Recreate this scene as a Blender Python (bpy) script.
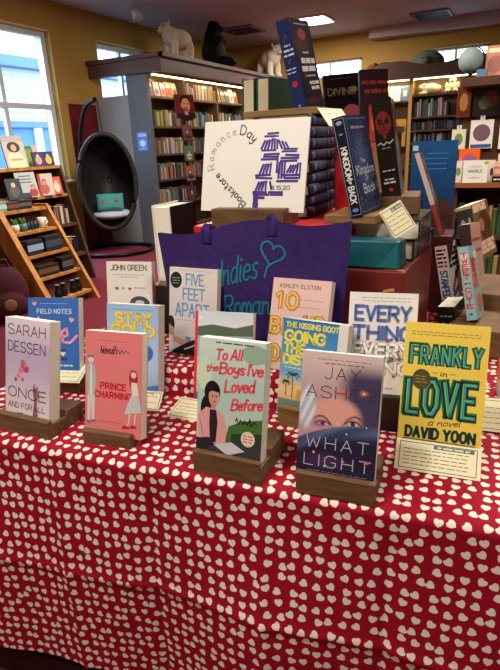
import bpy, bmesh, math, random
from math import sin, cos, pi, radians as R
from mathutils import Matrix, Vector, Euler

for o in list(bpy.data.objects): bpy.data.objects.remove(o)
SC = bpy.context.scene
COL = SC.collection
rnd = random.Random(7)

def lin(c):
    c = c / 255.0
    return c / 12.92 if c <= 0.04045 else ((c + 0.055) / 1.055) ** 2.4
def S(*a):
    if len(a) == 1 and isinstance(a[0], str):
        h = a[0].lstrip('#'); a = [int(h[i:i+2], 16) for i in (0, 2, 4)]
    elif len(a) == 1: a = a[0]
    return (lin(a[0]), lin(a[1]), lin(a[2]), 1.0)
def mix(a, b, t):
    t = max(0.0, min(1.0, t))
    return tuple(a[i] * (1 - t) + b[i] * t for i in range(4))
def sstep(a, b, x):
    t = max(0.0, min(1.0, (x - a) / (b - a))); return t * t * (3 - 2 * t)

# ------------------------------------------------------------------ camera, world, lights, exposure
cam_d = bpy.data.cameras.new('camera'); cam = bpy.data.objects.new('camera', cam_d); COL.objects.link(cam)
YAW, PITCH, ROLL = R(27.2), R(19.35), R(-2.55)
fw = Vector((-sin(YAW) * cos(PITCH), cos(YAW) * cos(PITCH), -sin(PITCH)))
r0 = Vector((cos(YAW), sin(YAW), 0)); u0 = r0.cross(fw)
rr = r0 * cos(ROLL) + u0 * sin(ROLL); uu = -r0 * sin(ROLL) + u0 * cos(ROLL)
cam.matrix_world = Matrix(((rr.x, uu.x, -fw.x, 0), (rr.y, uu.y, -fw.y, 0), (rr.z, uu.z, -fw.z, 1.335), (0, 0, 0, 1)))
cam_d.sensor_fit = 'VERTICAL'; cam_d.sensor_height = 24.0; cam_d.lens = 24.0 * 540.0 / 670.0
cam_d.clip_start = 0.02; cam_d.clip_end = 200
SC.camera = cam
SC.view_settings.view_transform = 'Standard'; SC.view_settings.look = 'None'
SC.view_settings.gamma = 1.0; SC.view_settings.use_curve_mapping = False
SC.view_settings.exposure = 0.45

W = bpy.data.worlds.new('sky'); SC.world = W; W.use_nodes = True
W.node_tree.nodes['Background'].inputs[0].default_value = (0.78, 0.89, 1.0, 1)
W.node_tree.nodes['Background'].inputs[1].default_value = 5.0

def lamp(name, kind, loc, energy, color, size=0.2, target=None, spot=60, size_y=None):
    d = bpy.data.lights.new(name, kind); d.energy = energy; d.color = color
    o = bpy.data.objects.new(name, d); COL.objects.link(o); o.location = loc
    if kind == 'AREA':
        d.size = size
        if size_y: d.shape = 'RECTANGLE'; d.size_y = size_y
    elif kind == 'SPOT':
        d.shadow_soft_size = size; d.spot_size = R(spot); d.spot_blend = 0.6
    else: d.shadow_soft_size = size
    if target is not None:
        o.rotation_euler = (Vector(target) - Vector(loc)).to_track_quat('-Z', 'Y').to_euler()
    return o
WARM = (1.0, 0.95, 0.84)
lamp('track_spot_light', 'SPOT', (-0.95, 0.12, 3.1), 80, WARM, 0.10, (-0.55, 1.1, 0.8), 58)
lamp('track_spot_light', 'SPOT', (0.55, 0.28, 3.1), 68, WARM, 0.10, (-0.2, 1.15, 0.8), 58)
lamp('ceiling_area_light', 'AREA', (-1.2, -1.0, 3.15), 36, (1.0, 0.90, 0.78), 1.2, (-1.2, -1.2, 0), size_y=0.6)
lamp('ceiling_area_light', 'AREA', (-2.6, 4.3, 3.15), 120, (1.0, 0.90, 0.78), 1.2, (-2.6, 4.3, 0), size_y=0.6)
lamp('ceiling_area_light', 'AREA', (0.1, 3.3, 3.15), 78, (1.0, 0.90, 0.78), 1.2, (0.1, 3.3, 0), size_y=0.6)
lamp('ceiling_area_light', 'AREA', (-3.42, 9.36, 3.165), 60, (1.0, 0.90, 0.78), 0.5, (-3.42, 9.36, 0), size_y=0.5)
lamp('sky_daylight', 'AREA', (-7.6, 5.3, 4.6), 420, (0.72, 0.85, 1.0), 2.4, (-5.0, 5.6, 0.9), size_y=1.6)

# ------------------------------------------------------------------ materials
MATS = {}
def M(name, color=(0.8, 0.8, 0.8, 1), rough=0.6, metal=0.0, spec=0.3, emit=0.0, coat=0.0, noise=None, bump=None):
    if name in MATS: return MATS[name]
    m = bpy.data.materials.new(name); m.use_nodes = True
    nt = m.node_tree; b = nt.nodes['Principled BSDF']
    b.inputs['Base Color'].default_value = color; b.inputs['Roughness'].default_value = rough
    b.inputs['Metallic'].default_value = metal; b.inputs['Specular IOR Level'].default_value = spec
    if coat: b.inputs['Coat Weight'].default_value = coat
    if emit:
        b.inputs['Emission Color'].default_value = color; b.inputs['Emission Strength'].default_value = emit
    if noise:
        col2, scale, stretch = noise
        tc = nt.nodes.new('ShaderNodeTexCoord'); mp = nt.nodes.new('ShaderNodeMapping')
        mp.inputs['Scale'].default_value = stretch
        nz = nt.nodes.new('ShaderNodeTexNoise'); nz.inputs['Scale'].default_value = scale; nz.inputs['Detail'].default_value = 5
        mx = nt.nodes.new('ShaderNodeMix'); mx.data_type = 'RGBA'
        mx.inputs['A'].default_value = color; mx.inputs['B'].default_value = col2
        cr = nt.nodes.new('ShaderNodeValToRGB'); cr.color_ramp.elements[0].position = 0.35; cr.color_ramp.elements[1].position = 0.65
        L = nt.links
        L.new(tc.outputs['Object'], mp.inputs[0]); L.new(mp.outputs[0], nz.inputs['Vector'])
        L.new(nz.outputs['Fac'], cr.inputs[0]); L.new(cr.outputs['Color'], mx.inputs['Factor'])
        L.new(mx.outputs['Result'], b.inputs['Base Color'])
        if bump:
            bp = nt.nodes.new('ShaderNodeBump'); bp.inputs['Strength'].default_value = bump; bp.inputs['Distance'].default_value = 0.002
            L.new(nz.outputs['Fac'], bp.inputs['Height']); L.new(bp.outputs[0], b.inputs['Normal'])
    MATS[name] = m
    return m
def attr_mat(name, rough, spec=0.3, coat=0.0):
    m = M(name, rough=rough, spec=spec, coat=coat)
    a = m.node_tree.nodes.new('ShaderNodeAttribute'); a.attribute_name = 'Col'
    m.node_tree.links.new(a.outputs['Color'], m.node_tree.nodes['Principled BSDF'].inputs['Base Color'])
    return m
PRINT = attr_mat('printed_matte', 0.5, 0.3)
GLOSS = attr_mat('printed_gloss', 0.25, 0.4)
PAGE = M('book_pages', S(225, 210, 180), 0.9, noise=(S(200, 184, 152), 60, (1, 1, 60)))
PAGEW = M('book_pages_white', S(244, 240, 228), 0.9, noise=(S(228, 221, 205), 60, (1, 1, 60)))
WOODD = M('stand_wood', S(120, 90, 63), 0.5, noise=(S(98, 70, 47), 14, (1, 8, 8)))
WOODT = M('stand_wood_tan', S(150, 116, 74), 0.5, noise=(S(126, 92, 54), 14, (1, 8, 8)))
PINE = M('pine', S(196, 142, 78), 0.5, noise=(S(160, 104, 50), 5, (4, 4, 0.6)))
OAK = M('case_wood', S(92, 66, 48), 0.5, noise=(S(72, 50, 36), 6, (4, 0.5, 4)))
DARKW = M('dark_wood', S(50, 33, 24), 0.45, noise=(S(34, 22, 16), 6, (0.6, 6, 6)))
BLACK = M('black', S(18, 17, 19), 0.5)
CARD = M('cardboard', S(160, 122, 84), 0.8)
# book spines on the far shelves take their own colour from each book object
SPINE = M('far_book_cover', rough=0.5)
_oi = SPINE.node_tree.nodes.new('ShaderNodeObjectInfo')
SPINE.node_tree.links.new(_oi.outputs['Color'], SPINE.node_tree.nodes['Principled BSDF'].inputs['Base Color'])

# ------------------------------------------------------------------ mesh builder
class MB:
    def __init__(s): s.v = []; s.f = []; s.mi = []; s.c = []; s.uv = {}
    def add(s, pts, faces, mi=0, col=None, M4=None):
        b = len(s.v)
        for p in pts:
            p = Vector(p)
            if M4 is not None: p = M4 @ p
            s.v.append(p)
        for f in faces:
            s.f.append([b + i for i in f]); s.mi.append(mi); s.c.append(col)
        return s
    def box(s, lo, hi, mi=0, col=None, M4=None):
        (a, b, c), (d, e, f) = lo, hi
        P = [(a,b,c),(d,b,c),(d,e,c),(a,e,c),(a,b,f),(d,b,f),(d,e,f),(a,e,f)]
        return s.add(P, [(0,3,2,1),(4,5,6,7),(0,1,5,4),(1,2,6,5),(2,3,7,6),(3,0,4,7)], mi, col, M4)
    def prism(s, poly, axis, a, b, mi=0, col=None, M4=None):
        # poly: 2-D points, extruded along axis 'x','y','z' from a to b
        n = len(poly)
        def put(p, t): return {'x': (t, p[0], p[1]), 'y': (p[0], t, p[1]), 'z': (p[0], p[1], t)}[axis]
        P = [put(p, a) for p in poly] + [put(p, b) for p in poly]
        F = [tuple(range(n - 1, -1, -1)), tuple(range(n, 2 * n))] + [(i, (i + 1) % n, n + (i + 1) % n, n + i) for i in range(n)]
        if axis == 'y': F = [f[::-1] for f in F]
        return s.add(P, F, mi, col, M4)
    def tube(s, path, r, mi=0, col=None, n=10, closed=False):
        path = [Vector(p) for p in path]; N = len(path); b = len(s.v)
        for i, p in enumerate(path):
            if closed: t = path[(i + 1) % N] - path[i - 1]
            else: t = path[min(i + 1, N - 1)] - path[max(i - 1, 0)]
            t.normalize(); up = Vector((0, 0, 1)) if abs(t.z) < 0.95 else Vector((1, 0, 0))
            x = t.cross(up).normalized(); y = x.cross(t)
            rad = r[i] if isinstance(r, (list, tuple)) else r
            for k in range(n): s.v.append(p + (x * cos(2 * pi * k / n) + y * sin(2 * pi * k / n)) * rad)
        for i in range(N if closed else N - 1):
            j = (i + 1) % N
            for k in range(n):
                k2 = (k + 1) % n
                s.f.append([b + i * n + k, b + i * n + k2, b + j * n + k2, b + j * n + k]); s.mi.append(mi); s.c.append(col)
        if not closed:
            for i, rev in ((0, True), (N - 1, False)):
                f = [b + i * n + k for k in range(n)]
                s.f.append(f[::-1] if not rev else f); s.mi.append(mi); s.c.append(col)
        return s
    def lathe(s, prof, n=24, mi=0, col=None, M4=None):
        b = len(s.v); P = []
        for r, z in prof:
            for k in range(n): P.append((r * cos(2 * pi * k / n), r * sin(2 * pi * k / n), z))
        F = []
        for i in range(len(prof) - 1):
            for k in range(n): F.append((i * n + k, i * n + (k + 1) % n, (i + 1) * n + (k + 1) % n, (i + 1) * n + k))
        F.append(tuple(range(n - 1, -1, -1))); F.append(tuple(range((len(prof) - 1) * n, len(prof) * n)))
        return s.add(P, F, mi, col, M4)
    def ell(s, c, r, mi=0, col=None, n=16, m=10, rot=None):
        P = []; F = []
        for i in range(m + 1):
            a = pi * i / m
            for k in range(n): P.append((r[0] * sin(a) * cos(2 * pi * k / n), r[1] * sin(a) * sin(2 * pi * k / n), r[2] * cos(a)))
        for i in range(m):
            for k in range(n): F.append((i * n + k, (i + 1) * n + k, (i + 1) * n + (k + 1) % n, i * n + (k + 1) % n))
        M4 = Matrix.Translation(c)
        if rot: M4 = M4 @ Euler([R(q) for q in rot]).to_matrix().to_4x4()
        return s.add(P, F, mi, col, M4)
    def grid(s, fn, nu, nv, mi=0, colfn=None, uvfn=None):
        b = len(s.v)
        for j in range(nv + 1):
            for i in range(nu + 1): s.v.append(Vector(fn(i / nu, j / nv)))
        for j in range(nv):
            for i in range(nu):
                q = [(i, j), (i + 1, j), (i + 1, j + 1), (i, j + 1)]
                if uvfn: s.uv[len(s.f)] = [uvfn(a / nu, c / nv) for a, c in q]
                s.f.append([b + c * (nu + 1) + a for a, c in q]); s.mi.append(mi)
                s.c.append([colfn(a / nu, c / nv) for a, c in q] if colfn else None)
        return s
    def build(s, name, mats, parent=None, smooth=False, loc=None, rot=None):
        me = bpy.data.meshes.new(name)
        me.from_pydata([tuple(p) for p in s.v], [], s.f)
        if not isinstance(mats, (list, tuple)): mats = [mats]
        for m in mats: me.materials.append(m)
        for p, i in zip(me.polygons, s.mi): p.material_index = i; p.use_smooth = smooth
        if any(c is not None for c in s.c):
            at = me.color_attributes.new('Col', 'FLOAT_COLOR', 'CORNER')
            for p, c in zip(me.polygons, s.c):
                if c is None: c = (0.8, 0.8, 0.8, 1)
                for k, li in enumerate(p.loop_indices):
                    at.data[li].color = c[k] if isinstance(c, list) else c
        if s.uv:
            ul = me.uv_layers.new(name='UVMap')
            for fi, q in s.uv.items():
                for k, li in enumerate(me.polygons[fi].loop_indices): ul.data[li].uv = q[k]
        o = bpy.data.objects.new(name, me); COL.objects.link(o)
        if parent: o.parent = parent
        if loc: o.location = loc
        if rot: o.rotation_euler = [R(a) for a in rot]
        return o
def tag(o, label=None, cat=None, group=None, kind=None):
    if label: o['label'] = label
    if cat: o['category'] = cat
    if group: o['group'] = group
    if kind: o['kind'] = kind
    return o
def thing(name, label, cat, loc=(0, 0, 0), rot=(0, 0, 0), group=None):
    o = bpy.data.objects.new(name, None); COL.objects.link(o)
    o.location = loc; o.rotation_euler = [R(a) for a in rot]; o.empty_display_size = 0.05
    return tag(o, label, cat, group)
def bevel(o, w=0.003, seg=2):
    b = o.modifiers.new('bevel', 'BEVEL'); b.width = w; b.segments = seg; b.limit_method = 'ANGLE'; b.angle_limit = R(40)
    return o

# ------------------------------------------------------------------ single-line lettering
G = {
'A':'0,0 2,6 4,0;.7,2 3.3,2','B':'0,0 0,6 2.6,6 3.5,5.3 3.5,3.9 2.6,3.2 0,3.2;2.6,3.2 3.9,2.4 3.9,.9 2.8,0 0,0',
'C':'4,5 3,6 1.2,6 0,4.6 0,1.4 1.2,0 3,0 4,1','D':'0,0 0,6 2.2,6 4,4.4 4,1.6 2.2,0 0,0','E':'3.6,6 0,6 0,0 3.6,0;0,3.1 3,3.1',
'F':'3.6,6 0,6 0,0;0,3.1 3,3.1','G':'4,5 3,6 1.2,6 0,4.6 0,1.4 1.2,0 3,0 4,1 4,2.8 2.4,2.8','H':'0,0 0,6;4,0 4,6;0,3.1 4,3.1',
'I':'0,0 0,6','J':'3,6 3,1.2 2.2,0 .8,0 0,1','K':'0,0 0,6;3.8,6 0,2.4;1.4,3.7 4,0','L':'0,6 0,0 3.4,0','M':'0,0 .2,6 2.4,1.5 4.6,6 4.8,0',
'N':'0,0 0,6 4,0 4,6','O':'1.3,0 0,1.5 0,4.5 1.3,6 2.7,6 4,4.5 4,1.5 2.7,0 1.3,0','P':'0,0 0,6 2.8,6 3.8,5.2 3.8,3.6 2.8,2.8 0,2.8',
'Q':'1.3,0 0,1.5 0,4.5 1.3,6 2.7,6 4,4.5 4,1.5 2.7,0 1.3,0;2.4,1.6 4.2,-.4','R':'0,0 0,6 2.8,6 3.8,5.2 3.8,3.6 2.8,2.8 0,2.8;2,2.8 4,0',
'S':'3.8,5.2 2.8,6 1.2,6 .1,5.2 .1,4 1,3.3 3,2.8 4,2 4,.8 2.8,0 1.2,0 0,.9','T':'0,6 4,6;2,6 2,0','U':'0,6 0,1.4 1.2,0 2.8,0 4,1.4 4,6',
'V':'0,6 2,0 4,6','W':'0,6 1.2,0 2.6,4.5 4,0 5.2,6','X':'0,0 4,6;0,6 4,0','Y':'0,6 2,3 4,6;2,3 2,0','Z':'0,6 4,6 0,0 4,0',
'0':'1.2,0 0,1.5 0,4.5 1.2,6 2.4,6 3.6,4.5 3.6,1.5 2.4,0 1.2,0','1':'0,4.8 1.4,6 1.4,0','2':'0,4.8 1,6 2.8,6 3.6,4.8 3.4,3.6 0,0 3.8,0',
'5':'3.4,6 .3,6 0,3.4 2,3.8 3.4,2.8 3.4,1 2.2,0 .8,0 0,.8','6':'3.2,5.6 2,6 .6,4.6 0,2 .6,.4 1.8,0 3.2,.6 3.4,2.2 2.4,3.2 1,3 0,2',
'8':'1.8,3.2 .3,4.2 .5,5.5 1.8,6 3.1,5.5 3.3,4.2 1.8,3.2 0,2 .2,.6 1.8,0 3.4,.6 3.6,2 1.8,3.2','.':'0,0 0,.5',"'":'.3,6 0,4.8','-':'0,2.8 2,2.8',
'a':'2.8,3 2,3.6 .8,3.4 0,2.3 .1,.9 1,0 2,.2 2.8,1.2;2.8,3.6 2.8,.6 3.4,0','b':'0,6 0,0;0,2.4 1.2,3.6 2.4,3.4 3,2.2 2.8,.8 1.8,0 .6,.2 0,1',
'c':'2.8,3 1.8,3.6 .6,3.2 0,1.8 .6,.3 1.8,0 2.8,.7','d':'2.8,3 2,3.6 .8,3.4 0,2.3 .1,.9 1,0 2,.2 2.8,1.2;2.8,6 2.8,.5 3.3,0',
'e':'.1,1.9 2.8,2.1 2.5,3.2 1.4,3.6 .3,3 0,1.6 .6,.3 1.8,0 2.9,.7','f':'2.4,5.6 1.6,6 .9,5.2 .8,0;0,3.5 2,3.5','g':'2.8,3 2,3.6 .8,3.4 0,2.3 .1,.9 1,0 2,.2 2.8,1.2;2.8,3.6 2.8,-.6 2,-1.7 .6,-1.6','h':'0,6 0,0;0,2.2 1.2,3.5 2.3,3.3 2.6,0',
'i':'.2,3.6 .2,.5 .8,0;.2,4.7 .2,5.1','k':'0,6 0,0;2.4,3.6 0,1.6;.9,2.3 2.6,0','l':'.3,6 .2,.6 .9,0','m':'0,3.6 0,0;0,2.4 1,3.6 1.8,3 1.9,0;1.9,2.4 2.9,3.6 3.7,3 3.8,0',
'n':'0,3.6 0,0;0,2.2 1.2,3.5 2.3,3.2 2.5,.4 3,0','o':'1.4,3.6 .3,3 0,1.6 .5,.3 1.5,0 2.6,.7 2.9,2.1 2.4,3.2 1.4,3.6','r':'0,3.6 0,0;0,2.2 1,3.4 2.1,3.5',
's':'2.4,3.1 1.4,3.6 .3,3.1 .5,2.2 1.9,1.6 2.3,.7 1.4,0 0,.5','t':'1,5.4 .9,.6 1.6,0 2.2,.3;0,3.6 2.1,3.6','u':'0,3.6 .1,.8 1,0 2.1,.4 2.6,1.4;2.6,3.6 2.6,.5 3.1,0',
'v':'0,3.6 1.2,0 2.6,3.6','y':'0,3.6 .3,1.4 1.4,.9 2.5,1.8;2.6,3.6 2.4,-.8 1.2,-1.9 .2,-1.3','w':'0,3.6 .9,0 1.9,2.8 2.9,0 3.8,3.6','x':'0,3.6 2.5,0;2.5,3.6 0,0',
}
GS = {k: [[tuple(float(q) for q in p.split(',')) for p in st.split()] for st in g.split(';')] for k, g in G.items()}
def layout(text, gap=1.3, space=2.6):
    x = 0; out = []
    for ch in text:
        if ch == ' ': x += space; continue
        st = GS[ch]; w = max(p[0] for q in st for p in q)
        out.append((x, w, st)); x += w + gap
    return out, x - gap
def ribbon(pts, w, ext=0.35):
    n = len(pts); P = [Vector((p[0], p[1])) for p in pts]
    closed = (P[0] - P[-1]).length < 1e-6 and n > 2
    if not closed:
        P[0] = P[0] - (P[1] - P[0]).normalized() * w * ext; P[-1] = P[-1] + (P[-1] - P[-2]).normalized() * w * ext
    Lp = []; Rp = []
    for i in range(n):
        if closed: a = P[i - 1] if i > 0 else P[-2]; b = P[i + 1] if i < n - 1 else P[1]
        else: a = P[max(i - 1, 0)]; b = P[min(i + 1, n - 1)]
        d1 = (P[i] - a); d2 = (b - P[i])
        if d1.length < 1e-9: d1 = d2
        if d2.length < 1e-9: d2 = d1
        d1 = d1.normalized(); d2 = d2.normalized(); t = d1 + d2
        t = d1 if t.length < 1e-6 else t.normalized()
        nn = Vector((-t.y, t.x)); k = 1.0 / max(0.78, nn.dot(Vector((-d1.y, d1.x))))
        Lp.append(P[i] + nn * w / 2 * k); Rp.append(P[i] - nn * w / 2 * k)
    return Lp, Rp
def heart_pts(n=28):
    out = []
    for i in range(n):
        t = 2 * pi * i / n
        out.append((16 * sin(t) ** 3 / 17.0, (13 * cos(t) - 5 * cos(2 * t) - 2 * cos(3 * t) - cos(4 * t)) / 17.0))
    return out

class Art:
    """Printed artwork of a flat face w x h metres; u to the right 0..1, v downward 0..1; drawn at local y<0 side."""
    def __init__(s, w, h, bg=(1, 1, 1, 1), n=(1, 1)):
        s.w = w; s.h = h; s.m = MB(); s.k = 0; s.step = 0.000015; s.mk = None
        f = bg if callable(bg) else (lambda u, v: bg)
        s.m.grid(lambda a, b: s.P(a, b), n[0], n[1], colfn=f)
    def P(s, u, v):
        p = (u * s.w - s.w / 2, -s.k * s.step, (1 - v) * s.h)
        return s.mk(p) if s.mk else p
    def up(s): s.k += 1
    def poly(s, pts, col):
        s.up(); P = [s.P(*p) for p in pts]
        area = sum(pts[i][0] * pts[(i + 1) % len(pts)][1] - pts[(i + 1) % len(pts)][0] * pts[i][1] for i in range(len(pts)))
        f = list(range(len(P)))
        if area > 0: f = f[::-1]
        if len(P) > 4:   # fan through ear clipping by bmesh later: keep n-gon
            pass
        s.m.add(P, [f], 0, col); return s
    def rect(s, u0, v0, u1, v1, col): return s.poly([(u0, v0), (u1, v0), (u1, v1), (u0, v1)], col)
    def ell(s, u, v, ru, rv, col, rot=0, n=20):
        a = s.w / s.h; c, q = cos(R(rot)), sin(R(rot)); pts = []
        for i in range(n):
            x = ru * s.w * cos(2 * pi * i / n); y = rv * s.h * sin(2 * pi * i / n)
            pts.append((u + (x * c - y * q) / s.w, v + (x * q + y * c) / s.h))
        return s.poly(pts, col)
    def heart(s, u, v, r, col, rot=0, line=0):
        c, q = cos(R(rot)), sin(R(rot)); pts = []
        for x, y in heart_pts():
            x, y = x * r * s.h, y * r * s.h
            pts.append((u + (x * c - y * q) / s.w, v - (x * q + y * c) / s.h))
        if line: return s.line(pts + [pts[0]], line, col)
        return s.poly(pts, col)
    def line(s, pts, w, col, up=True):
        # w in metres
        if up: s.up()
        q = [(p[0] * s.w, -p[1] * s.h) for p in pts]
        for i in range(1, len(q) - 1):          # sharp corners: two overlapping strokes
            d1 = Vector(q[i]) - Vector(q[i - 1]); d2 = Vector(q[i + 1]) - Vector(q[i])
            if d1.length > 1e-7 and d2.length > 1e-7 and d1.normalized().dot(d2.normalized()) < 0.25:
                s.line(pts[:i + 1], w, col, up=False); s.line(pts[i:], w, col, up=False); return s
        Lp, Rp = ribbon(q, w); n = len(q)
        P = [s.P(p.x / s.w, -p.y / s.h) for p in Lp] + [s.P(p.x / s.w, -p.y / s.h) for p in Rp]
        s.m.add(P, [(i, n + i, n + i + 1, i + 1) for i in range(n - 1)], 0, col); return s
    def text(s, t, u0, u1, v0, v1, col, wt=0.0012, slant=0.0, gap=1.3, space=2.6, rise=0.0, hmax=6.0):
        # box-fit: cap height spans v0..v1, width u0..u1
        lay, tot = layout(t, gap, space); s.up()
        for x, w, st in lay:
            for q in st:
                pts = []
                for px, py in q:
                    a = (x + px) / tot; b = py / hmax
                    pts.append((u0 + (u1 - u0) * a + slant * b * (v1 - v0) * s.h / s.w, v1 + (v0 - v1) * b - rise * a))
                s.line(pts, wt, col, up=False)
        return s
    def tiny(s, u0, u1, v, col, wt=0.0016, dash=0.008):
        # a line of print too small to read
        n = max(1, int((u1 - u0) * s.w / dash)); r = random.Random(int(v * 1000) + n); s.up(); x = u0
        while x < u1 - 0.01:
            d = dash * (0.5 + r.random()) / s.w; e = min(x + d, u1)
            s.line([(x, v), (e, v)], wt, col, up=False); x = e + (0.0022 + wt * .9) / s.w
        return s
# ------------------------------------------------------------------ the room
XW, YB, ZC = -5.8, 11.0, 3.2
def paint(name, c, c2): return M(name, c, 0.75, noise=(c2, 1.5, (1, 1, 1)))
YEL = paint('ochre_paint', S(188, 150, 78), S(180, 142, 70))
RED = paint('red_paint', S(112, 28, 40), S(104, 24, 36))
CEIL = paint('ceiling_paint', S(190, 178, 180), S(184, 172, 175))
FRAME = M('white_window_frame', S(214, 220, 226), 0.45)
REVEAL = M('cream_reveal', S(222, 206, 150), 0.6)
CARPET = M('red_carpet', S(112, 30, 46), 0.95, noise=(S(92, 22, 38), 90, (1, 1, 1)), bump=0.4)
def struct(o): o['kind'] = 'structure'; return o
struct(MB().box((-6.1, -3.2, -0.1), (4.2, 11.3, 0.0)).build('floor', CARPET))
struct(MB().box((-6.1, -3.2, ZC), (4.2, 11.3, ZC + 0.1)).build('ceiling', CEIL))
# left wall with two window openings; ochre above, red dado beyond the first window
w1 = (4.35, 5.95, 0.98, 2.84); w2 = (6.86, 8.10, 0.98, 2.84)
def wallbox(m, y0, y1, z0, z1, mi): m.box((XW - 0.26, y0, z0), (XW, y1, z1), mi)
wl = MB(); ZR = 1.98
wallbox(wl, -3.2, w1[0], 0, ZC, 0); wallbox(wl, w1[0], w1[1], 0, w1[2], 0); wallbox(wl, w1[0], w1[1], w1[3], ZC, 0)
wallbox(wl, w1[1], 6.12, 0, ZC, 0)
wallbox(wl, 6.12, w2[0], 0, ZR, 1); wallbox(wl, 6.12, w2[0], ZR, ZC, 0)
wallbox(wl, w2[0], w2[1], 0, w2[2], 1); wallbox(wl, w2[0], w2[1], w2[3], ZC, 0)
wallbox(wl, w2[1], 11.3, 0, ZR, 1); wallbox(wl, w2[1], 11.3, ZR, ZC, 0)
struct(wl.build('wall_left', [YEL, RED]))
wb = MB()
bw = [(-4.35, -3.05), (-1.95, -0.85)]; zb0, zb1 = 2.50, 2.80
xs = -6.1
for a, b in bw:
    wb.box((xs, YB, 0), (a, YB + 0.25, ZC)); wb.box((a, YB, 0), (b, YB + 0.25, zb0)); wb.box((a, YB, zb1), (b, YB + 0.25, ZC)); xs = b
wb.box((xs, YB, 0), (4.2, YB + 0.25, ZC)); struct(wb.build('wall_back', YEL))
struct(MB().box((3.2, -3.2, 0), (3.4, 11.0, ZC)).build('wall_right', YEL))
struct(MB().box((-5.8, -3.2, 0), (3.2, -3.0, ZC)).build('wall_front', YEL))
struct(MB().box((-2.85, 10.7, 3.04), (3.2, 11.0, ZC)).build('trim_1', CEIL))       # boxed soffit along the back wall
struct(MB().box((-5.8, 8.2, 0), (-5.785, 11.0, 0.10)).build('baseboard_left', DARKW))
# glass: a clear thin pane
GL = bpy.data.materials.new('window_glass'); GL.use_nodes = True
_n = GL.node_tree.nodes; _l = GL.node_tree.links; _n.remove(_n['Principled BSDF'])
_t = _n.new('ShaderNodeBsdfTransparent'); _t.inputs[0].default_value = (0.82, 0.92, 1.0, 1)
_g = _n.new('ShaderNodeBsdfGlossy'); _g.inputs['Roughness'].default_value = 0.02
_x = _n.new('ShaderNodeMixShader'); _x.inputs[0].default_value = 0.05; _l.new(_t.outputs[0], _x.inputs[1]); _l.new(_g.outputs[0], _x.inputs[2])
_l.new(_x.outputs[0], _n['Material Output'].inputs[0])
def window_left(n, y0, y1, z0, z1, zrail):
    e = bpy.data.objects.new('window_%d' % n, None); COL.objects.link(e); e.location = (XW - 0.12, (y0 + y1) / 2, z0); e['kind'] = 'structure'
    a, b, h = -(y1 - y0) / 2, (y1 - y0) / 2, z1 - z0
    f = MB(); t = 0.07
    f.box((-0.04, a, 0), (0.04, a + t, h)); f.box((-0.04, b - t, 0), (0.04, b, h)); f.box((-0.04, a + t, 0), (0.04, b - t, t)); f.box((-0.04, a + t, h - t), (0.04, b - t, h))
    f.box((-0.025, a + t, zrail - z0 - 0.03), (0.05, b - t, zrail - z0 + 0.03))
    mid = (a + b) / 2
    f.box((-0.03, mid - 0.03, t), (0.03, mid + 0.03, h - t)); f.build('window_frame', FRAME, e)
    for lo, hi in ((a + t, mid - 0.03), (mid + 0.03, b - t)):
        MB().box((-0.004, lo, t), (0.004, hi, h - t)).build('pane', GL, e)
    r = MB(); r.box((0.04, a - 0.002, h), (0.122, b + 0.002, h + 0.012)); r.box((0.04, b, -0.0), (0.122, b + 0.012, h)); r.box((0.04, a - 0.012, 0), (0.122, a, h)); r.box((0.04, a - 0.03, -0.03), (0.20, b + 0.03, 0.0))
    r.build('window_sill', REVEAL, e)
window_left(1, *w1, 1.93); window_left(2, *w2, 1.93)
for n, (a, b) in zip((3, 4), bw):
    e = bpy.data.objects.new('window_%d' % n, None); COL.objects.link(e); e.location = ((a + b) / 2, YB + 0.12, zb0); e['kind'] = 'structure'
    hw = (b - a) / 2; h = zb1 - zb0; f = MB()
    for x0, x1, z0, z1 in ((-hw, -hw + 0.05, 0, h), (hw - 0.05, hw, 0, h), (-hw, hw, 0, 0.04), (-hw, hw, h - 0.04, h), (-0.02, 0.02, 0.04, h - 0.04)):
        f.box((x0, -0.03, z0), (x1, 0.03, z1))
    f.build('window_frame', FRAME, e); MB().box((-hw + 0.05, -0.003, 0.04), (hw - 0.05, 0.003, h - 0.04)).build('pane', GL, e)
# outside: a pale clapboard building with a slate-blue eave and blue ground floor
bo = thing('neighbor_building', 'pale clapboard building with slate-blue eave and blue lower storey beyond the tall window', 'building', (-11.0, 9.0, 0))
SID = M('clapboard', S(206, 216, 226), 0.7); BLU = M('blue_siding', S(96, 136, 206), 0.7); EAV = M('slate_eave', S(104, 132, 168), 0.7)
cb = MB()
for i in range(8):
    z = 2.0 + i * 0.155
    cb.prism([(0.0, z), (0.05, z), (0.02, z + 0.155), (0.0, z + 0.155)], 'y', -4.5, 6.0)
cb.build('siding', SID, bo)
MB().box((-0.3, -4.5, -0.3), (0.0, 6.0, 2.0)).build('lower_storey', BLU, bo)
MB().box((-0.5, -4.7, 3.24), (0.35, 6.2, 3.46)).build('eave', EAV, bo)
for y in (-3.2, -1.7, -0.2, 1.3, 2.8): MB().box((0.0, y, 0.2), (0.06, y + 0.24, 2.0)).build('pilaster', SID, bo)
MB().box((0.0, -4.5, 1.96), (0.08, 6.0, 2.1)).build('trim_band', EAV, bo)
struct(MB().box((-30, -10, -0.3), (-6.1, 30, -0.2)).build('ground', M('pavement', S(120, 124, 130), 0.9)))

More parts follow.
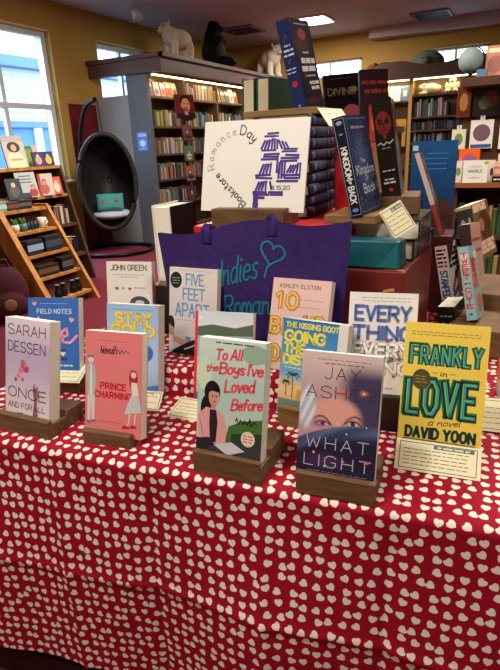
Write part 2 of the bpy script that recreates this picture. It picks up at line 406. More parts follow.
# ceiling fittings
LITE = M('light_diffuser', (1.0, 0.93, 0.80, 1), 0.5, emit=9.0)
c = thing('ceiling_light', 'bright square ceiling light panel above the tilted blue-jacketed book', 'ceiling light', (-3.42, 9.36, ZC))
MB().box((-0.30, -0.30, -0.02), (0.30, 0.30, -0.001)).build('frame', FRAME, c)
MB().box((-0.26, -0.26, -0.028), (0.26, 0.26, -0.0205)).build('diffuser', LITE, c)
VENT = M('vent_grey', S(120, 116, 122), 0.5)
for x, y, lab in ((-1.7, 10.2, 'dark louvred ceiling vent in front of the soffit over the back bookcase'), (-4.66, 9.3, 'louvred ceiling vent beyond the black bear on the bookcase')):
    c = thing('ceiling_vent', lab, 'vent', (x, y, ZC), group='ceiling vents')
    f = MB()
    for a in ((-0.3, -0.3, 0.3, -0.26), (-0.3, 0.26, 0.3, 0.3), (-0.3, -0.26, -0.26, 0.26), (0.26, -0.26, 0.3, 0.26)): f.box((a[0], a[1], -0.03), (a[2], a[3], -0.001))
    f.build('frame', VENT, c)
    s_ = MB()
    for i in range(9): s_.box((-0.255, -0.25 + i * 0.058, -0.026), (0.255, -0.222 + i * 0.058, -0.006))
    s_.build('louvre', M('vent_dark', S(60, 58, 64), 0.5), c)
c = thing('track_light', 'small white spotlight head hanging from the ceiling above the white bear', 'spotlight', (-5.03, 6.79, ZC))
MB().tube([(0, 0, -0.001), (0, 0, -0.10)], 0.012).build('stem', FRAME, c)
b_ = MB().lathe([(0.0, 0.0), (0.035, 0.0), (0.05, -0.03), (0.075, -0.14), (0.07, -0.14)], 20, M4=Matrix.Translation((0, 0, -0.07)) @ Matrix.Rotation(R(-25), 4, 'Y')).build('housing', FRAME, c, True)
MB().lathe([(0.0, -0.137), (0.066, -0.137), (0.066, -0.13), (0, -0.13)], 20, M4=Matrix.Translation((0, 0, -0.07)) @ Matrix.Rotation(R(-25), 4, 'Y')).build('bulb', LITE, c)

# ------------------------------------------------------------------ corner bookcase with lit header
GREY = M('grey_laminate', S(150, 152, 154), 0.5, noise=(S(142, 144, 147), 3, (1, 1, 1)))
HDR = M('header_wood', S(92, 62, 50), 0.5, noise=(S(78, 52, 42), 4, (4, 0.4, 4)))
XF = -4.85
bc = thing('corner_bookcase', 'long wall bookcase with brown wooden header, lit shelves and grey end post', 'bookcase', (XF, 6.62, 0))
YE = 4.36
hb = MB(); hb.box((-0.93, -0.03, 2.32), (0.32, 0.06, 2.53)); hb.box((0.23, 0.06, 2.32), (0.32, YE, 2.53)); hb.box((-0.93, 0.06, 2.49), (0.23, YE, 2.53))
hb.box((-0.93, -0.07, 2.49), (0.36, -0.03, 2.54)); hb.box((0.32, -0.07, 2.49), (0.36, YE, 2.54))
hb.build('header', HDR, bc)
MB().box((-0.32, 0.02, 0.0), (0.02, 0.09, 2.32)).build('end_post', M('post_grey', S(92, 96, 104), 0.5), bc)
MB().box((-0.92, 0.03, 0.0), (-0.32, 0.07, 2.07)).build('end_panel', GREY, bc)
MB().box((-0.36, 0.09, 0.0), (-0.34, YE, 2.32)).build('back_panel', M('back_panel', S(120, 96, 70), 0.7), bc)
DIV = [0.09, 1.0, 2.0, 3.0, YE]
for d in DIV[1:4]: MB().box((-0.34, d - 0.022, 0.0), (0.0, d + 0.022, 2.32)).build('divider', OAK, bc)
SHZ = [2.05, 1.65, 1.27, 0.91, 0.55, 0.15]
for i in range(4):
    lo = DIV[i] + (0.022 if i else 0.0); hi = DIV[i + 1] - (0.022 if i < 3 else 0)
    for z in SHZ: MB().box((-0.34, lo, z - 0.03), (-0.0, hi, z)).build('shelf', OAK, bc)
STRIP = M('shelf_strip_light', (1.0, 0.78, 0.45, 1), 0.5, emit=7.0)
tag(MB().box((0.02, 0.15, 2.305), (0.06, YE, 2.319)).build('light_strip', STRIP, bc))
for y in (7.2, 8.2, 9.2, 10.3):
    lamp('shelf_strip_lamp', 'AREA', (-4.75, y, 2.30), 5.0, (1.0, 0.80, 0.52), 0.06, (-4.98, y, 1.6), size_y=0.9)
rs = thing('shelf_sign', 'small red sign on the bookcase header below the second white bear', 'sign', (-4.53, 10.05, 2.36))
MB().box((0.003, -0.12, 0), (0.012, 0.12, 0.13)).build('board', M('red_sign', S(168, 36, 40), 0.5), rs)
bs = thing('wall_notice', 'blue framed notice on the grey bookcase post beside the hanging chair', 'notice', (-4.985, 6.632, 1.32))
a = Art(0.19, 0.26, S(58, 100, 190)); a.rect(0.12, 0.1, 0.88, 0.26, S(150, 185, 235)); a.ell(0.5, 0.6, 0.30, 0.2, S(150, 190, 240)); a.ell(0.5, 0.6, 0.2, 0.13, S(190, 215, 245)); a.rect(0.2, 0.86, 0.8, 0.9, S(150, 185, 235))
a.m.box((-0.095, 0.0005, 0), (0.095, 0.006, 0.26), 0, S(50, 90, 180)); a.m.build('paper', GLOSS, bs)

# ---- far books: one mesh per format, each book its own object and colour
def far_mesh(n):
    m = MB(); t, d, h = 1.0, 1.0, 1.0
    m.prism([(-0.5, 0.06), (-0.3, 0.0), (0.3, 0.0), (0.5, 0.06), (0.5, 1.0), (-0.5, 1.0)], 'z', 0, 1, 0)
    m.add([(-0.42, 0.1, 1.001), (0.42, 0.1, 1.001), (0.42, 0.99, 1.001), (-0.42, 0.99, 1.001)], [(0, 1, 2, 3)], 1)
    m.add([(-0.52, -0.004, 0.72), (0.52, -0.004, 0.72), (0.52, -0.004, 0.86), (-0.52, -0.004, 0.86)], [], 2)
    o = m.build('paperback', [SPINE, PAGE]); me = o.data; bpy.data.objects.remove(o); return me
FAR = far_mesh(0)
def face_mesh():
    m = MB(); m.box((-0.5, 0.0, 0.0), (0.5, 1.0, 1.0), 0)
    m.add([(-0.40, -0.02, 0.62), (0.40, -0.02, 0.62), (0.40, -0.02, 0.86), (-0.40, -0.02, 0.86)], [(0, 1, 2, 3)], 1)
    m.add([(-0.3, -0.02, 0.15), (0.3, -0.02, 0.15), (0.18, -0.02, 0.5), (-0.18, -0.02, 0.5)], [(0, 1, 2, 3)], 2)
    o = m.build('paperback', [SPINE, M('far_title', S(236, 226, 200), 0.5), M('far_art', S(150, 70, 60), 0.5)]); me = o.data; bpy.data.objects.remove(o); return me
FACE = face_mesh()
PAL = [('red', (168, 44, 44)), ('orange', (206, 116, 50)), ('yellow', (222, 190, 70)), ('cream', (222, 210, 180)), ('white', (232, 230, 222)), ('green', (70, 116, 74)), ('olive', (112, 112, 60)),
       ('teal', (56, 130, 134)), ('sky-blue', (130, 176, 206)), ('navy', (40, 52, 92)), ('purple', (96, 62, 120)), ('pink', (214, 134, 140)), ('brown', (104, 72, 52)), ('black', (34, 32, 34)), ('grey', (130, 130, 132)), ('tan', (178, 146, 106))]
ORD = 'first second third fourth fifth sixth seventh eighth ninth tenth eleventh twelfth thirteenth fourteenth fifteenth sixteenth seventeenth eighteenth nineteenth twentieth'.split()
ORD += ['twenty-' + x for x in ORD[:9]] + ['thirtieth'] + ['thirty-' + x for x in ORD[:9]]
def far_row(origin, along, facing, length, hmax, where, group, frm, face=False, fill=1.0, pal=None, tmin=0.022, tmax=0.05, dep=0.2):
    # origin: world point at the row's start on the shelf front; along/facing are yaw angles in degrees (facing: direction the spines look)
    x = 0.0; k = 0
    ca, sa = cos(R(along)), sin(R(along)); back = (-cos(R(facing)), -sin(R(facing)))
    while True:
        t = rnd.uniform(0.13, 0.17) if face else rnd.uniform(tmin, tmax)
        if x + t > length * fill: break
        h = min(hmax, rnd.uniform(0.7, 0.98) * hmax if not face else rnd.uniform(0.82, 0.98) * hmax)
        nm, c_ = (pal or PAL)[rnd.randrange(len(pal or PAL))]
        g_ = sum(c_) / 3; c_ = [max(0, min(255, 0.8 * (q * .75 + g_ * .25) + rnd.randint(-14, 14))) for q in c_]
        o = bpy.data.objects.new('paperback', FACE if face else FAR); COL.objects.link(o)
        inset = rnd.uniform(0.01, 0.03) if not face else 0.04
        px = origin[0] + ca * (x + t / 2) + back[0] * inset; py = origin[1] + sa * (x + t / 2) + back[1] * inset
        o.location = (px, py, origin[2] + (0.0 if not face else 0.004))
        o.rotation_euler = (R(-12) if face else 0, 0, R(facing + 90))
        o.scale = (t * 0.95, 0.022 if face else dep * rnd.uniform(0.7, 0.95), h)
        o.color = S(c_)
        size = 'slim' if t < 0.032 else 'thick'
        if face: size = 'face-out'
        tag(o, '%s %s book, %s from %s, %s' % (size, nm, ORD[k], frm, where), 'book', group)
        k += 1; x += t + (rnd.uniform(0.01, 0.03) if face else 0.0006)
SHN = ['top shelf', 'second shelf', 'third shelf', 'fourth shelf', 'fifth shelf']
WARMPAL = [PAL[i] for i in (1, 2, 3, 4, 7, 8, 11, 3, 4, 2, 15, 0)]
for bay in range(4):
    lo = DIV[bay] + 0.03; hi = DIV[bay + 1] - 0.03
    if bay == 3: hi = DIV[bay] + 0.75
    for si in range(5):
        if bay >= 1 and si > 1 + (bay == 1) * 2: continue
        z = SHZ[si]; top = (2.30 if si == 0 else SHZ[si - 1] - 0.035)
        frm = ['the grey post', 'the first divider', 'the second divider', 'the third divider'][bay]
        if bay == 1 and si >= 2: frm = 'the first divider'
        far_row((XF, 6.62 + lo, z), 90, 0, hi - lo, min(0.235, top - z - 0.02), 'on the %s of the wall bookcase' % SHN[si],
                'books on the %s of bookcase bay %s' % (SHN[si], ORD[bay]), frm, face=(si == 0 and bay in (0, 2, 3)), fill=1.0 if si == 0 else rnd.uniform(0.86, 1.0),
                pal=WARMPAL if si == 0 else None, tmin=0.026, tmax=0.05)

# ---- plush animals on top: one smooth body from merged rounded volumes
def plush(name, label, loc, rz, blobs, mat, voxel=0.012, group=None, parts=()):
    e = thing(name, label, 'plush toy', loc, (0, 0, rz), group)
    m = MB()
    for c_, r_, *q in blobs: m.ell(c_, r_, rot=q[0] if q else None)
    o = m.build('body', mat, e, True)
    md = o.modifiers.new('remesh', 'REMESH'); md.mode = 'VOXEL'; md.voxel_size = voxel; md.use_smooth_shade = True
    sm = o.modifiers.new('smooth', 'SMOOTH'); sm.iterations = 5
    for nm, c_, r_, mt in parts: MB().ell(c_, r_, n=10, m=6).build(nm, mt, e, True)
    return e
FURW = M('white_plush', S(226, 214, 190), 0.95, noise=(S(206, 192, 166), 60, (1, 1, 1)), bump=0.5)
FURB = M('black_plush', S(20, 18, 20), 0.95, noise=(S(30, 27, 28), 60, (1, 1, 1)), bump=0.5)
bear = [((0, 0, 0.33), (0.27, 0.15, 0.16)), ((-0.16, 0, 0.36), (0.15, 0.14, 0.15)), ((-0.27, 0, 0.46), (0.10, 0.095, 0.10)), ((-0.37, 0, 0.43), (0.07, 0.055, 0.05)),
        ((-0.24, 0.08, 0.555), (0.03, 0.025, 0.035)), ((-0.24, -0.08, 0.555), (0.03, 0.025, 0.035))]
for x in (-0.17, 0.17):
    for y in (-0.09, 0.09): bear += [((x, y, 0.16), (0.07, 0.065, 0.17)), ((x - 0.03, y, 0.035), (0.085, 0.065, 0.04))]
bparts = [('eye', (-0.34, 0.055, 0.49), (0.012, 0.012, 0.012), BLACK), ('eye', (-0.34, -0.055, 0.49), (0.012, 0.012, 0.012), BLACK), ('nose', (-0.438, 0, 0.445), (0.018, 0.022, 0.016), BLACK)]
plush('polar_bear', 'white plush polar bear standing at the corner of the bookcase header', (-4.78, 7.45, 2.54), 72, [(tuple(q_ * .86 for q_ in c_), tuple(q_ * .86 for q_ in r_)) for c_, r_ in bear], FURW, parts=[(n_, tuple(q_ * .86 for q_ in c_), r_, m_) for n_, c_, r_, m_ in bparts])
plush('polar_bear', 'white plush polar bear beside the tilted blue-jacketed book, atop the header', (-4.78, 10.6, 2.54), 150, [(c_, r_) for c_, r_ in bear], FURW, parts=bparts)
sit = [((0, 0, 0.20), (0.20, 0.20, 0.22)), ((0, 0, 0.38), (0.15, 0.14, 0.20)), ((-0.02, 0, 0.56), (0.105, 0.10, 0.105)), ((-0.12, 0, 0.53), (0.06, 0.05, 0.045)), ((0.0, 0.08, 0.655), (0.028, 0.03, 0.035)), ((0.0, -0.08, 0.655), (0.028, 0.03, 0.035)),
       ((-0.20, 0.13, 0.07), (0.17, 0.075, 0.07)), ((-0.20, -0.13, 0.07), (0.17, 0.075, 0.07)), ((-0.10, 0.17, 0.33), (0.13, 0.06, 0.06), (0, 35, 0)), ((-0.10, -0.17, 0.33), (0.13, 0.06, 0.06), (0, 35, 0))]
plush('black_bear', 'black plush bear sitting upright between the two white bears', (-4.80, 8.5, 2.565), 200, sit, FURB, parts=[('nose', (-0.18, 0, 0.545), (0.012, 0.016, 0.012), M('nose_brown', S(70, 50, 40), 0.4))])

# ---- narrow spinner rack with face-out books in front of the bookcase
rk = thing('wire_rack', 'narrow dark wire rack of face-out books in front of the wall bookcase', 'rack', (-4.35, 6.82, 0), (0, 0, 65))
WIRE = M('wire_metal', S(60, 60, 64), 0.35, metal=0.8)
MB().lathe([(0.20, 0.0), (0.20, 0.02), (0.03, 0.04), (0.02, 0.05)], 20).build('base', WIRE, rk)
MB().tube([(0, 0.05, 0.04), (0, 0.05, 1.70)], 0.014).build('pole', WIRE, rk)
for k in range(4):
    z = 0.62 + 0.27 * k
    p_ = MB(); p_.tube([(-0.09, 0.03, z), (-0.09, -0.04, z), (0.09, -0.04, z), (0.09, 0.03, z)], 0.005); p_.tube([(-0.09, -0.04, z + 0.06), (0.09, -0.04, z + 0.06)], 0.004); p_.tube([(-0.09, 0.03, z), (-0.09, -0.04, z + 0.06)], 0.004); p_.tube([(0.09, 0.03, z), (0.09, -0.04, z + 0.06)], 0.004); p_.tube([(0, 0.05, z), (0, 0.0, z)], 0.005)
    p_.build('pocket', WIRE, rk)
def person_art(a, u, v, s, hair, top, skin=(206, 160, 130)):
    a.ell(u, v + 0.30 * s, 0.30 * s, 0.24 * s, S(top)); a.rect(u - 0.05 * s, v + 0.05 * s, u + 0.05 * s, v + 0.14 * s, S(skin))
    a.ell(u, v - 0.02 * s, 0.15 * s, 0.13 * s, S(hair)); a.ell(u, v, 0.11 * s, 0.105 * s, S(skin))
def far_cover(label, loc, rot, w, h, t, fn, group=None):
    e = thing('book', label, 'book', loc, rot, group)
    a = fn(); m = a.m; m.box((-w / 2, 0.0004, 0), (w / 2, 0.0018, h), 0, a.m.c[0][0] if isinstance(a.m.c[0], list) else a.m.c[0]); m.box((-w / 2, t - 0.0016, 0), (w / 2, t, h), 0, S(60, 60, 60)); m.box((-w / 2, 0.0018, 0), (-w / 2 + 0.0015, t - 0.0016, h), 0, S(60, 60, 60))
    m.build('cover', PRINT, e); MB().box((-w / 2 + 0.0015, 0.0018, 0.002), (w / 2 - 0.002, t - 0.0016, h - 0.002)).build('page_block', PAGE, e)
    return e
def rackpos(dx, dy, z):
    p = Matrix.Rotation(R(65), 4, 'Z') @ Vector((dx, dy, z)); return (p.x - 4.35, p.y + 6.82, p.z)
def portrait():
    a = Art(0.30, 0.31, S(112, 22, 30)); a.rect(0, 0.78, 1, 1, S(58, 34, 30)); a.ell(0.5, 0.95, 0.42, 0.16, S(26, 22, 24)); a.rect(0.42, 0.62, 0.6, 0.86, S(196, 140, 104))
    a.ell(0.52, 0.30, 0.27, 0.26, S(30, 22, 22)); a.ell(0.53, 0.44, 0.225, 0.29, S(204, 148, 110)); a.ell(0.30, 0.45, 0.045, 0.07, S(188, 130, 96)); a.ell(0.5, 0.62, 0.15, 0.09, S(120, 82, 62)); a.ell(0.53, 0.58, 0.09, 0.03, S(170, 90, 76))
    for u in (0.44, 0.64): a.ell(u, 0.40, 0.045, 0.022, S(30, 24, 24)); a.rect(u - 0.06, 0.345, u + 0.06, 0.365, S(40, 28, 24))
    a.ell(0.55, 0.48, 0.03, 0.07, S(180, 120, 88)); return a
far_cover('square red book with a large bearded face, atop the wire rack', rackpos(0, -0.03, 1.72), (-8, 0, 65), 0.30, 0.31, 0.03, portrait)
for k, (lab, fn_) in enumerate((
    ('dark-covered book in the lowest pocket of the wire rack', lambda: Art(0.15, 0.2, S(60, 52, 60))),
    ('orange and brown book in the second-lowest pocket of the wire rack', lambda: Art(0.15, 0.2, S(150, 92, 60))),
    ('green book in the third pocket of the wire rack', lambda: Art(0.15, 0.2, S(86, 116, 82))),
    ('reddish-brown book in the top pocket of the wire rack', lambda: Art(0.15, 0.2, S(112, 70, 64))))):
    def f2(fn_=fn_, k=k):
        a = fn_(); person_art(a, 0.5, 0.45, 0.9, (40, 28, 24), [(120, 60, 60), (40, 60, 90), (200, 190, 170), (60, 60, 80)][k]); return a
    far_cover(lab, rackpos(0, -0.025, 0.627 + 0.27 * k), (-8, 0, 65), 0.15, 0.2, 0.02, f2, 'books in the wire rack')
# ------------------------------------------------------------------ hanging egg chair
WICK = M('black_wicker', S(38, 34, 36), 0.55)
ch = thing('hanging_chair', 'black woven egg chair hanging from a curved stand beside the bookcase', 'chair', (-5.03, 5.85, 0), (0, 0, 38))
def shell_pt(a, b, s=1.0):   # a: 0..1 around opening edge, b: 0..1 from rim to back pole
    th = 2 * pi * a; ph = b * pi / 2 * 1.0
    r = cos(ph); x = 0.36 * r * cos(th) * s; z = 0.60 * r * sin(th) * s; y = 0.06 + 0.50 * sin(ph) * s
    y -= 0.10 * r * (0.4 + 0.6 * max(0, -sin(th)))
    return (x, y - 0.1, z + 0.95)
m = MB(); m.grid(lambda a, b: shell_pt(a, b * 0.985), 48, 14)
sh = m.build('shell', [WICK], ch, True); sd = sh.modifiers.new('thick', 'SOLIDIFY'); sd.thickness = 0.02
nt = WICK.node_tree; tc = nt.nodes.new('ShaderNodeTexCoord'); wv = nt.nodes.new('ShaderNodeTexChecker'); wv.inputs['Scale'].default_value = 30
bp = nt.nodes.new('ShaderNodeBump'); bp.inputs['Strength'].default_value = 0.6; bp.inputs['Distance'].default_value = 0.01
nt.links.new(tc.outputs['Object'], wv.inputs[0]); nt.links.new(wv.outputs['Fac'], bp.inputs['Height']); nt.links.new(bp.outputs[0], nt.nodes['Principled BSDF'].inputs['Normal'])
MB().tube([shell_pt(i / 48, 0) for i in range(48)], 0.032, closed=True).build('rim', WICK, ch, True)
STEEL = M('black_steel', S(26, 27, 32), 0.35, metal=0.6)
MB().tube([(0.50 * cos(2 * pi * i / 36), 0.1 + 0.48 * sin(2 * pi * i / 36), 0.03) for i in range(36)], 0.025, closed=True).build('base_ring', STEEL, ch, True)
arm = [(-0.20, 0.52, 0.03), (-0.30, 0.60, 0.5), (-0.36, 0.60, 1.1), (-0.32, 0.50, 1.55), (-0.20, 0.30, 1.88), (-0.04, 0.13, 1.98)]
from mathutils import geometry as mg
def smooth_path(p, k=6):
    out = []
    for i in range(len(p) - 1):
        a = Vector(p[max(i - 1, 0)]); b = Vector(p[i]); c_ = Vector(p[i + 1]); d = Vector(p[min(i + 2, len(p) - 1)])
        for j in range(k):
            t = j / k; out.append(0.5 * ((2 * b) + (-a + c_) * t + (2 * a - 5 * b + 4 * c_ - d) * t * t + (-a + 3 * b - 3 * c_ + d) * t ** 3))
    return out + [Vector(p[-1])]
MB().tube(smooth_path(arm), 0.028).build('stand_arm', STEEL, ch, True)
MB().tube([(-0.02, 0.12, 1.95), (0.0, 0.10, 1.54)], 0.008).build('chain', STEEL, ch)
o = MB().ell((0, 0.10, 0.52), (0.28, 0.24, 0.07)).build('seat_cushion', M('pale_cushion', S(196, 204, 220), 0.9), ch, True)
pl = thing('throw_pillow', 'teal throw pillow with two red dots on the hanging chair seat', 'pillow', (-5.0, 5.80, 0.585), (-14, 0, 34))
def pil(u, v):
    x = (u - .5) * 2; z = (v - .5) * 2; k = (1 - x ** 4) * (1 - z ** 4)
    return x * 0.175, 0.055 * math.sqrt(max(k, 0)), z * 0.11
m = MB(); m.grid(lambda u, v: (pil(u, v)[0], -pil(u, v)[1], pil(u, v)[2] + 0.112), 16, 12); m.grid(lambda u, v: (pil(u, v)[0], pil(u, v)[1], pil(u, v)[2] + 0.112), 16, 12)
m.build('pillow_cover', M('teal_fabric', S(72, 160, 156), 0.9), pl, True)
for x in (-0.085, 0.085): MB().ell((x, -0.048, 0.112), (0.032, 0.012, 0.026), n=10, m=6).build('dot', M('red_dot', S(190, 60, 60), 0.8), pl, True)

# ------------------------------------------------------------------ pine ladder display and the taller stand behind it
ld = thing('ladder_shelf', 'slanted pine ladder display with toys on its five narrow shelves', 'shelf unit', (-3.62, 3.36, 0))
def stile(y0, y1, xb, xt, zt, wd, mat, name, par):
    m = MB(); m.prism([(xb - wd, 0), (xb, 0), (xt, zt), (xt - wd, zt)], 'y', y0, y1); return m.build(name, mat, par)
stile(-0.06, -0.005, 0.0, -0.50, 0.89, 0.20, PINE, 'side_board', ld); stile(0.50, 0.535, 0.0, -0.50, 0.89, 0.17, PINE, 'side_board', ld)
LZ = [0.09, 0.29, 0.48, 0.68, 0.865]
for i, z in enumerate(LZ):
    xf = -0.50 * z / 0.89 - 0.01
    MB().box((xf - (0.17 if i < 4 else 0.24), -0.005 if i < 4 else -0.10, z - 0.025), (xf, 0.50 if i < 4 else 0.56, z)).build('shelf', PINE, ld)
MB().prism([(-0.175, 0.05), (-0.172, 0.05), (-0.62, 0.86), (-0.623, 0.86)], 'y', 0, 0.5).build('back_panel', M('shelf_back', S(90, 40, 40), 0.8), ld)
st = thing('display_stand', 'brown A-frame book stand with slanted sides under the tall window', 'shelf unit', (-4.520, 4.530, 0))
stile(0.0, 0.03, 0.27, -0.02, 1.22, 0.62, OAK, 'side_board', st)
stile(-1.05, -1.02, 0.27, -0.02, 1.22, 0.62, OAK, 'side_board', st)
for z, xf in ((0.30, 0.18), (0.62, 0.10), (0.93, 0.03), (1.22, -0.02)):
    MB().box((xf - 0.34, -1.02, z - 0.03), (xf + 0.01, -0.0005, z)).build('shelf', PINE if z > .9 else OAK, st)
MB().box((-0.40, -1.02, 0.05), (-0.38, 0.0, 1.19)).build('back_panel', OAK, st)
# books on the stand
def simple_cover(label, loc, rot, w, h, t, bg, deco=None, group=None):
    def fn():
        a = Art(w, h, S(bg))
        if deco: deco(a)
        return a
    return far_cover(label, loc, rot, w, h, t, fn, group)
def d_woman(a):
    a.rect(0, 0, 1, 0.18, S(170, 168, 160)); a.ell(0.5, 0.82, 0.42, 0.34, S(232, 214, 178)); a.ell(0.5, 0.36, 0.30, 0.17, S(44, 30, 26)); a.ell(0.5, 0.38, 0.13, 0.11, S(206, 160, 130)); a.rect(0.25, 0.72, 0.8, 0.78, S(190, 150, 120))
simple_cover('tall picture-covered book of a dark-haired figure in cream, on the stand top by the window', (-4.590, 4.040, 1.222), (-14, 0, 75), 0.22, 0.31, 0.02, (190, 184, 170), d_woman, 'books on the display stand')
def d_green(a): a.ell(0.45, 0.45, 0.35, 0.3, S(120, 150, 60)); a.rect(0.75, 0, 1, 1, S(222, 170, 160))
simple_cover('green and pink book leaning at the back of the stand top', (-4.730, 4.330, 1.222), (-14, 0, 75), 0.22, 0.21, 0.02, (86, 120, 60), d_green, 'books on the display stand')
def d_fig(c_):
    def f(a): a.ell(0.5, 0.6, 0.3, 0.3, S(c_)); a.ell(0.5, 0.3, 0.14, 0.12, S(226, 180, 150))
    return f
simple_cover('small dark-blue book with a pink figure on the stand top', (-4.560, 4.290, 1.222), (-14, 0, 75), 0.115, 0.145, 0.02, (50, 52, 96), d_fig((220, 150, 150)), 'books on the display stand')
simple_cover('small dark-blue book with a yellow figure on the stand top', (-4.555, 4.420, 1.222), (-14, 0, 75), 0.115, 0.145, 0.02, (40, 46, 84), d_fig((222, 180, 70)), 'books on the display stand')
def d_bw(a):
    for v in (0.15, 0.27, 0.39): a.tiny(0.2, 0.75, v, S(90, 100, 104), 0.012, 0.05)
    person_art(a, 0.75, 0.6, 0.7, (30, 24, 24), (170, 60, 60)); a.rect(0, 0.8, 0.6, 1, S(60, 64, 66))
simple_cover('grey book with handwritten title and a figure, second shelf of the stand', (-4.455, 4.000, 0.932), (-14, 0, 75), 0.21, 0.25, 0.02, (176, 186, 186), d_bw, 'books on the display stand')
simple_cover('dark-teal book at the near end of the stand second shelf', (-4.440, 3.820, 0.932), (-14, 0, 75), 0.15, 0.2, 0.02, (40, 62, 76), d_fig((90, 90, 80)), 'books on the display stand')
def d_pale(a): person_art(a, 0.4, 0.4, 1.0, (40, 30, 30), (180, 100, 90))
simple_cover('pale book with a red spine strip, second shelf of the stand', (-4.455, 4.230, 0.932), (-10, 0, 60), 0.15, 0.22, 0.03, (206, 190, 176), lambda a: (a.rect(0, 0, 0.2, 1, S(200, 50, 40)), d_pale(a)), 'books on the display stand')
simple_cover('coral book with a pale figure at the far end of the stand second shelf', (-4.460, 4.390, 0.932), (-14, 0, 75), 0.11, 0.18, 0.02, (196, 90, 74), d_fig((226, 200, 180)), 'books on the display stand')
far_row((-4.425, 4.10, 0.622), 90, 0, 0.38, 0.21, 'third shelf of the window stand', 'books on the third shelf of the window stand', 'the ladder side', tmin=0.02, tmax=0.04, dep=0.14)
far_row((-4.345, 4.20, 0.302), 90, 0, 0.28, 0.20, 'fourth shelf of the window stand', 'books on the fourth shelf of the window stand', 'the ladder side', tmin=0.02, tmax=0.045, dep=0.14)
# things on the ladder shelves
def lpos(y, i, dx=0.08): return (-3.62 - 0.50 * LZ[i] / 0.89 - dx, 3.36 + y, LZ[i])
def boxed(name, label, cat, loc, rz, size, col, band=None, group=None):
    e = thing(name, label, cat, loc, (0, 0, rz), group); w, d, h = size
    o = bevel(MB().box((-w/2, -d/2, 0), (w/2, d/2, h)).build('carton', M('carton_%d_%d_%d' % col, S(*col), 0.5), e), 0.003)
    if band:
        MB().box((-w/2 - 0.001, -d/2 - 0.0015, h * 0.3), (w/2 + 0.001, -d/2 - 0.0005, h * 0.72)).build('label_panel', M('carton_%d_%d_%d' % band, S(*band), 0.5), e)
    return e
def mug(name, label, loc, col, rz=0):
    e = thing(name, label, 'mug', loc, (0, 0, rz)); mt = M('mug_%d_%d_%d' % col, S(*col), 0.3)
    MB().lathe([(0.0, 0.0), (0.036, 0.0), (0.042, 0.01), (0.042, 0.095), (0.038, 0.095), (0.036, 0.012), (0.0, 0.010)], 24).build('cup', mt, e, True)
    MB().tube([(0.04, 0, 0.075), (0.062, 0, 0.072), (0.07, 0, 0.05), (0.06, 0, 0.028), (0.04, 0, 0.022)], 0.006).build('handle', mt, e, True); return e
boxed('gift_box', 'mint-green gift box at the near end of the ladder top board', 'box', lpos(0.05, 4), 75, (0.08, 0.05, 0.09), (104, 176, 150), (190, 220, 205))
boxed('gift_box', 'dark patterned gift box in the middle of the ladder top board', 'box', lpos(0.17, 4), 75, (0.11, 0.05, 0.075), (58, 50, 52), (120, 80, 70))
boxed('gift_box', 'black gift box at the far end of the ladder top board', 'box', lpos(0.31, 4), 75, (0.12, 0.05, 0.08), (34, 36, 42), (90, 96, 96))
def planter(label, loc, pot, rz=0):
    e = thing('novelty_planter', label, 'figurine', loc, (0, 0, rz)); mt = M('planter_%d_%d_%d' % pot, S(*pot), 0.35)
    MB().lathe([(0.0, 0.0), (0.03, 0.0), (0.04, 0.03), (0.036, 0.07), (0.03, 0.07), (0.0, 0.06)], 18).build('pot', mt, e, True)
    m = MB()
    for k in range(7): a_ = k * 0.9; m.ell((0.018 * cos(a_), 0.018 * sin(a_), 0.085 + 0.006 * (k % 3)), (0.012, 0.012, 0.03), n=8, m=6, rot=(20 * cos(a_), 20 * sin(a_), 0))
    m.build('greenery', M('leaf_green', S(70, 110, 60), 0.6), e, True); return e
planter('small white pot with yellow-green sprout on the ladder second shelf', lpos(0.07, 3), (214, 212, 196))
planter('little teal pot among bottles on the ladder second shelf', lpos(0.16, 3), (70, 120, 110))
def bottle(label, loc, col):
    e = thing('bottle', label, 'bottle', loc, group='small dark bottles on the ladder second shelf')
    MB().lathe([(0.0, 0.0), (0.017, 0.0), (0.018, 0.005), (0.018, 0.055), (0.008, 0.068), (0.008, 0.08), (0.0, 0.08)], 16).build('flask', M('glass_%d_%d_%d' % col, S(*col), 0.15), e, True)
    MB().lathe([(0.0, 0.0), (0.01, 0.0), (0.01, 0.016), (0.0, 0.016)], 12, M4=Matrix.Translation((0, 0, 0.0805))).build('cap', BLACK, e); return e
for k in range(3): bottle(['dark bottle beside the teal pot on the ladder second shelf', 'middle of three dark bottles on the ladder second shelf', 'dark bottle beside the white cup on the ladder second shelf'][k], lpos(0.22 + 0.042 * k, 3), (40, 56, 66))
mug('mug', 'white figurine-like mug at the far end of the ladder second shelf', lpos(0.40, 3, 0.09), (216, 206, 186), 0)
mug('mug', 'white mug on the fourth shelf of the window stand', (-4.40, 4.14, 0.302), (226, 224, 216), 0)
boxed('boxed_toy', 'glossy dark blue boxed toy with window, ladder third shelf near the wide board', 'toy', lpos(0.12, 2), 90, (0.18, 0.10, 0.13), (38, 44, 62), (150, 170, 200))
boxed('boxed_toy', 'dark grey boxed toy at the far end of the ladder third shelf', 'toy', lpos(0.34, 2), 90, (0.20, 0.10, 0.14), (36, 40, 46), (64, 74, 84))
boxed('boxed_toy', 'dark flat boxed toy leaning on the ladder fourth shelf', 'toy', lpos(0.14, 1), 84, (0.22, 0.09, 0.10), (48, 36, 34), (110, 84, 60))
boxed('boxed_toy', 'black boxed toy with round dial on the ladder fourth shelf', 'toy', lpos(0.37, 1), 90, (0.14, 0.10, 0.13), (30, 30, 34), (84, 84, 88))
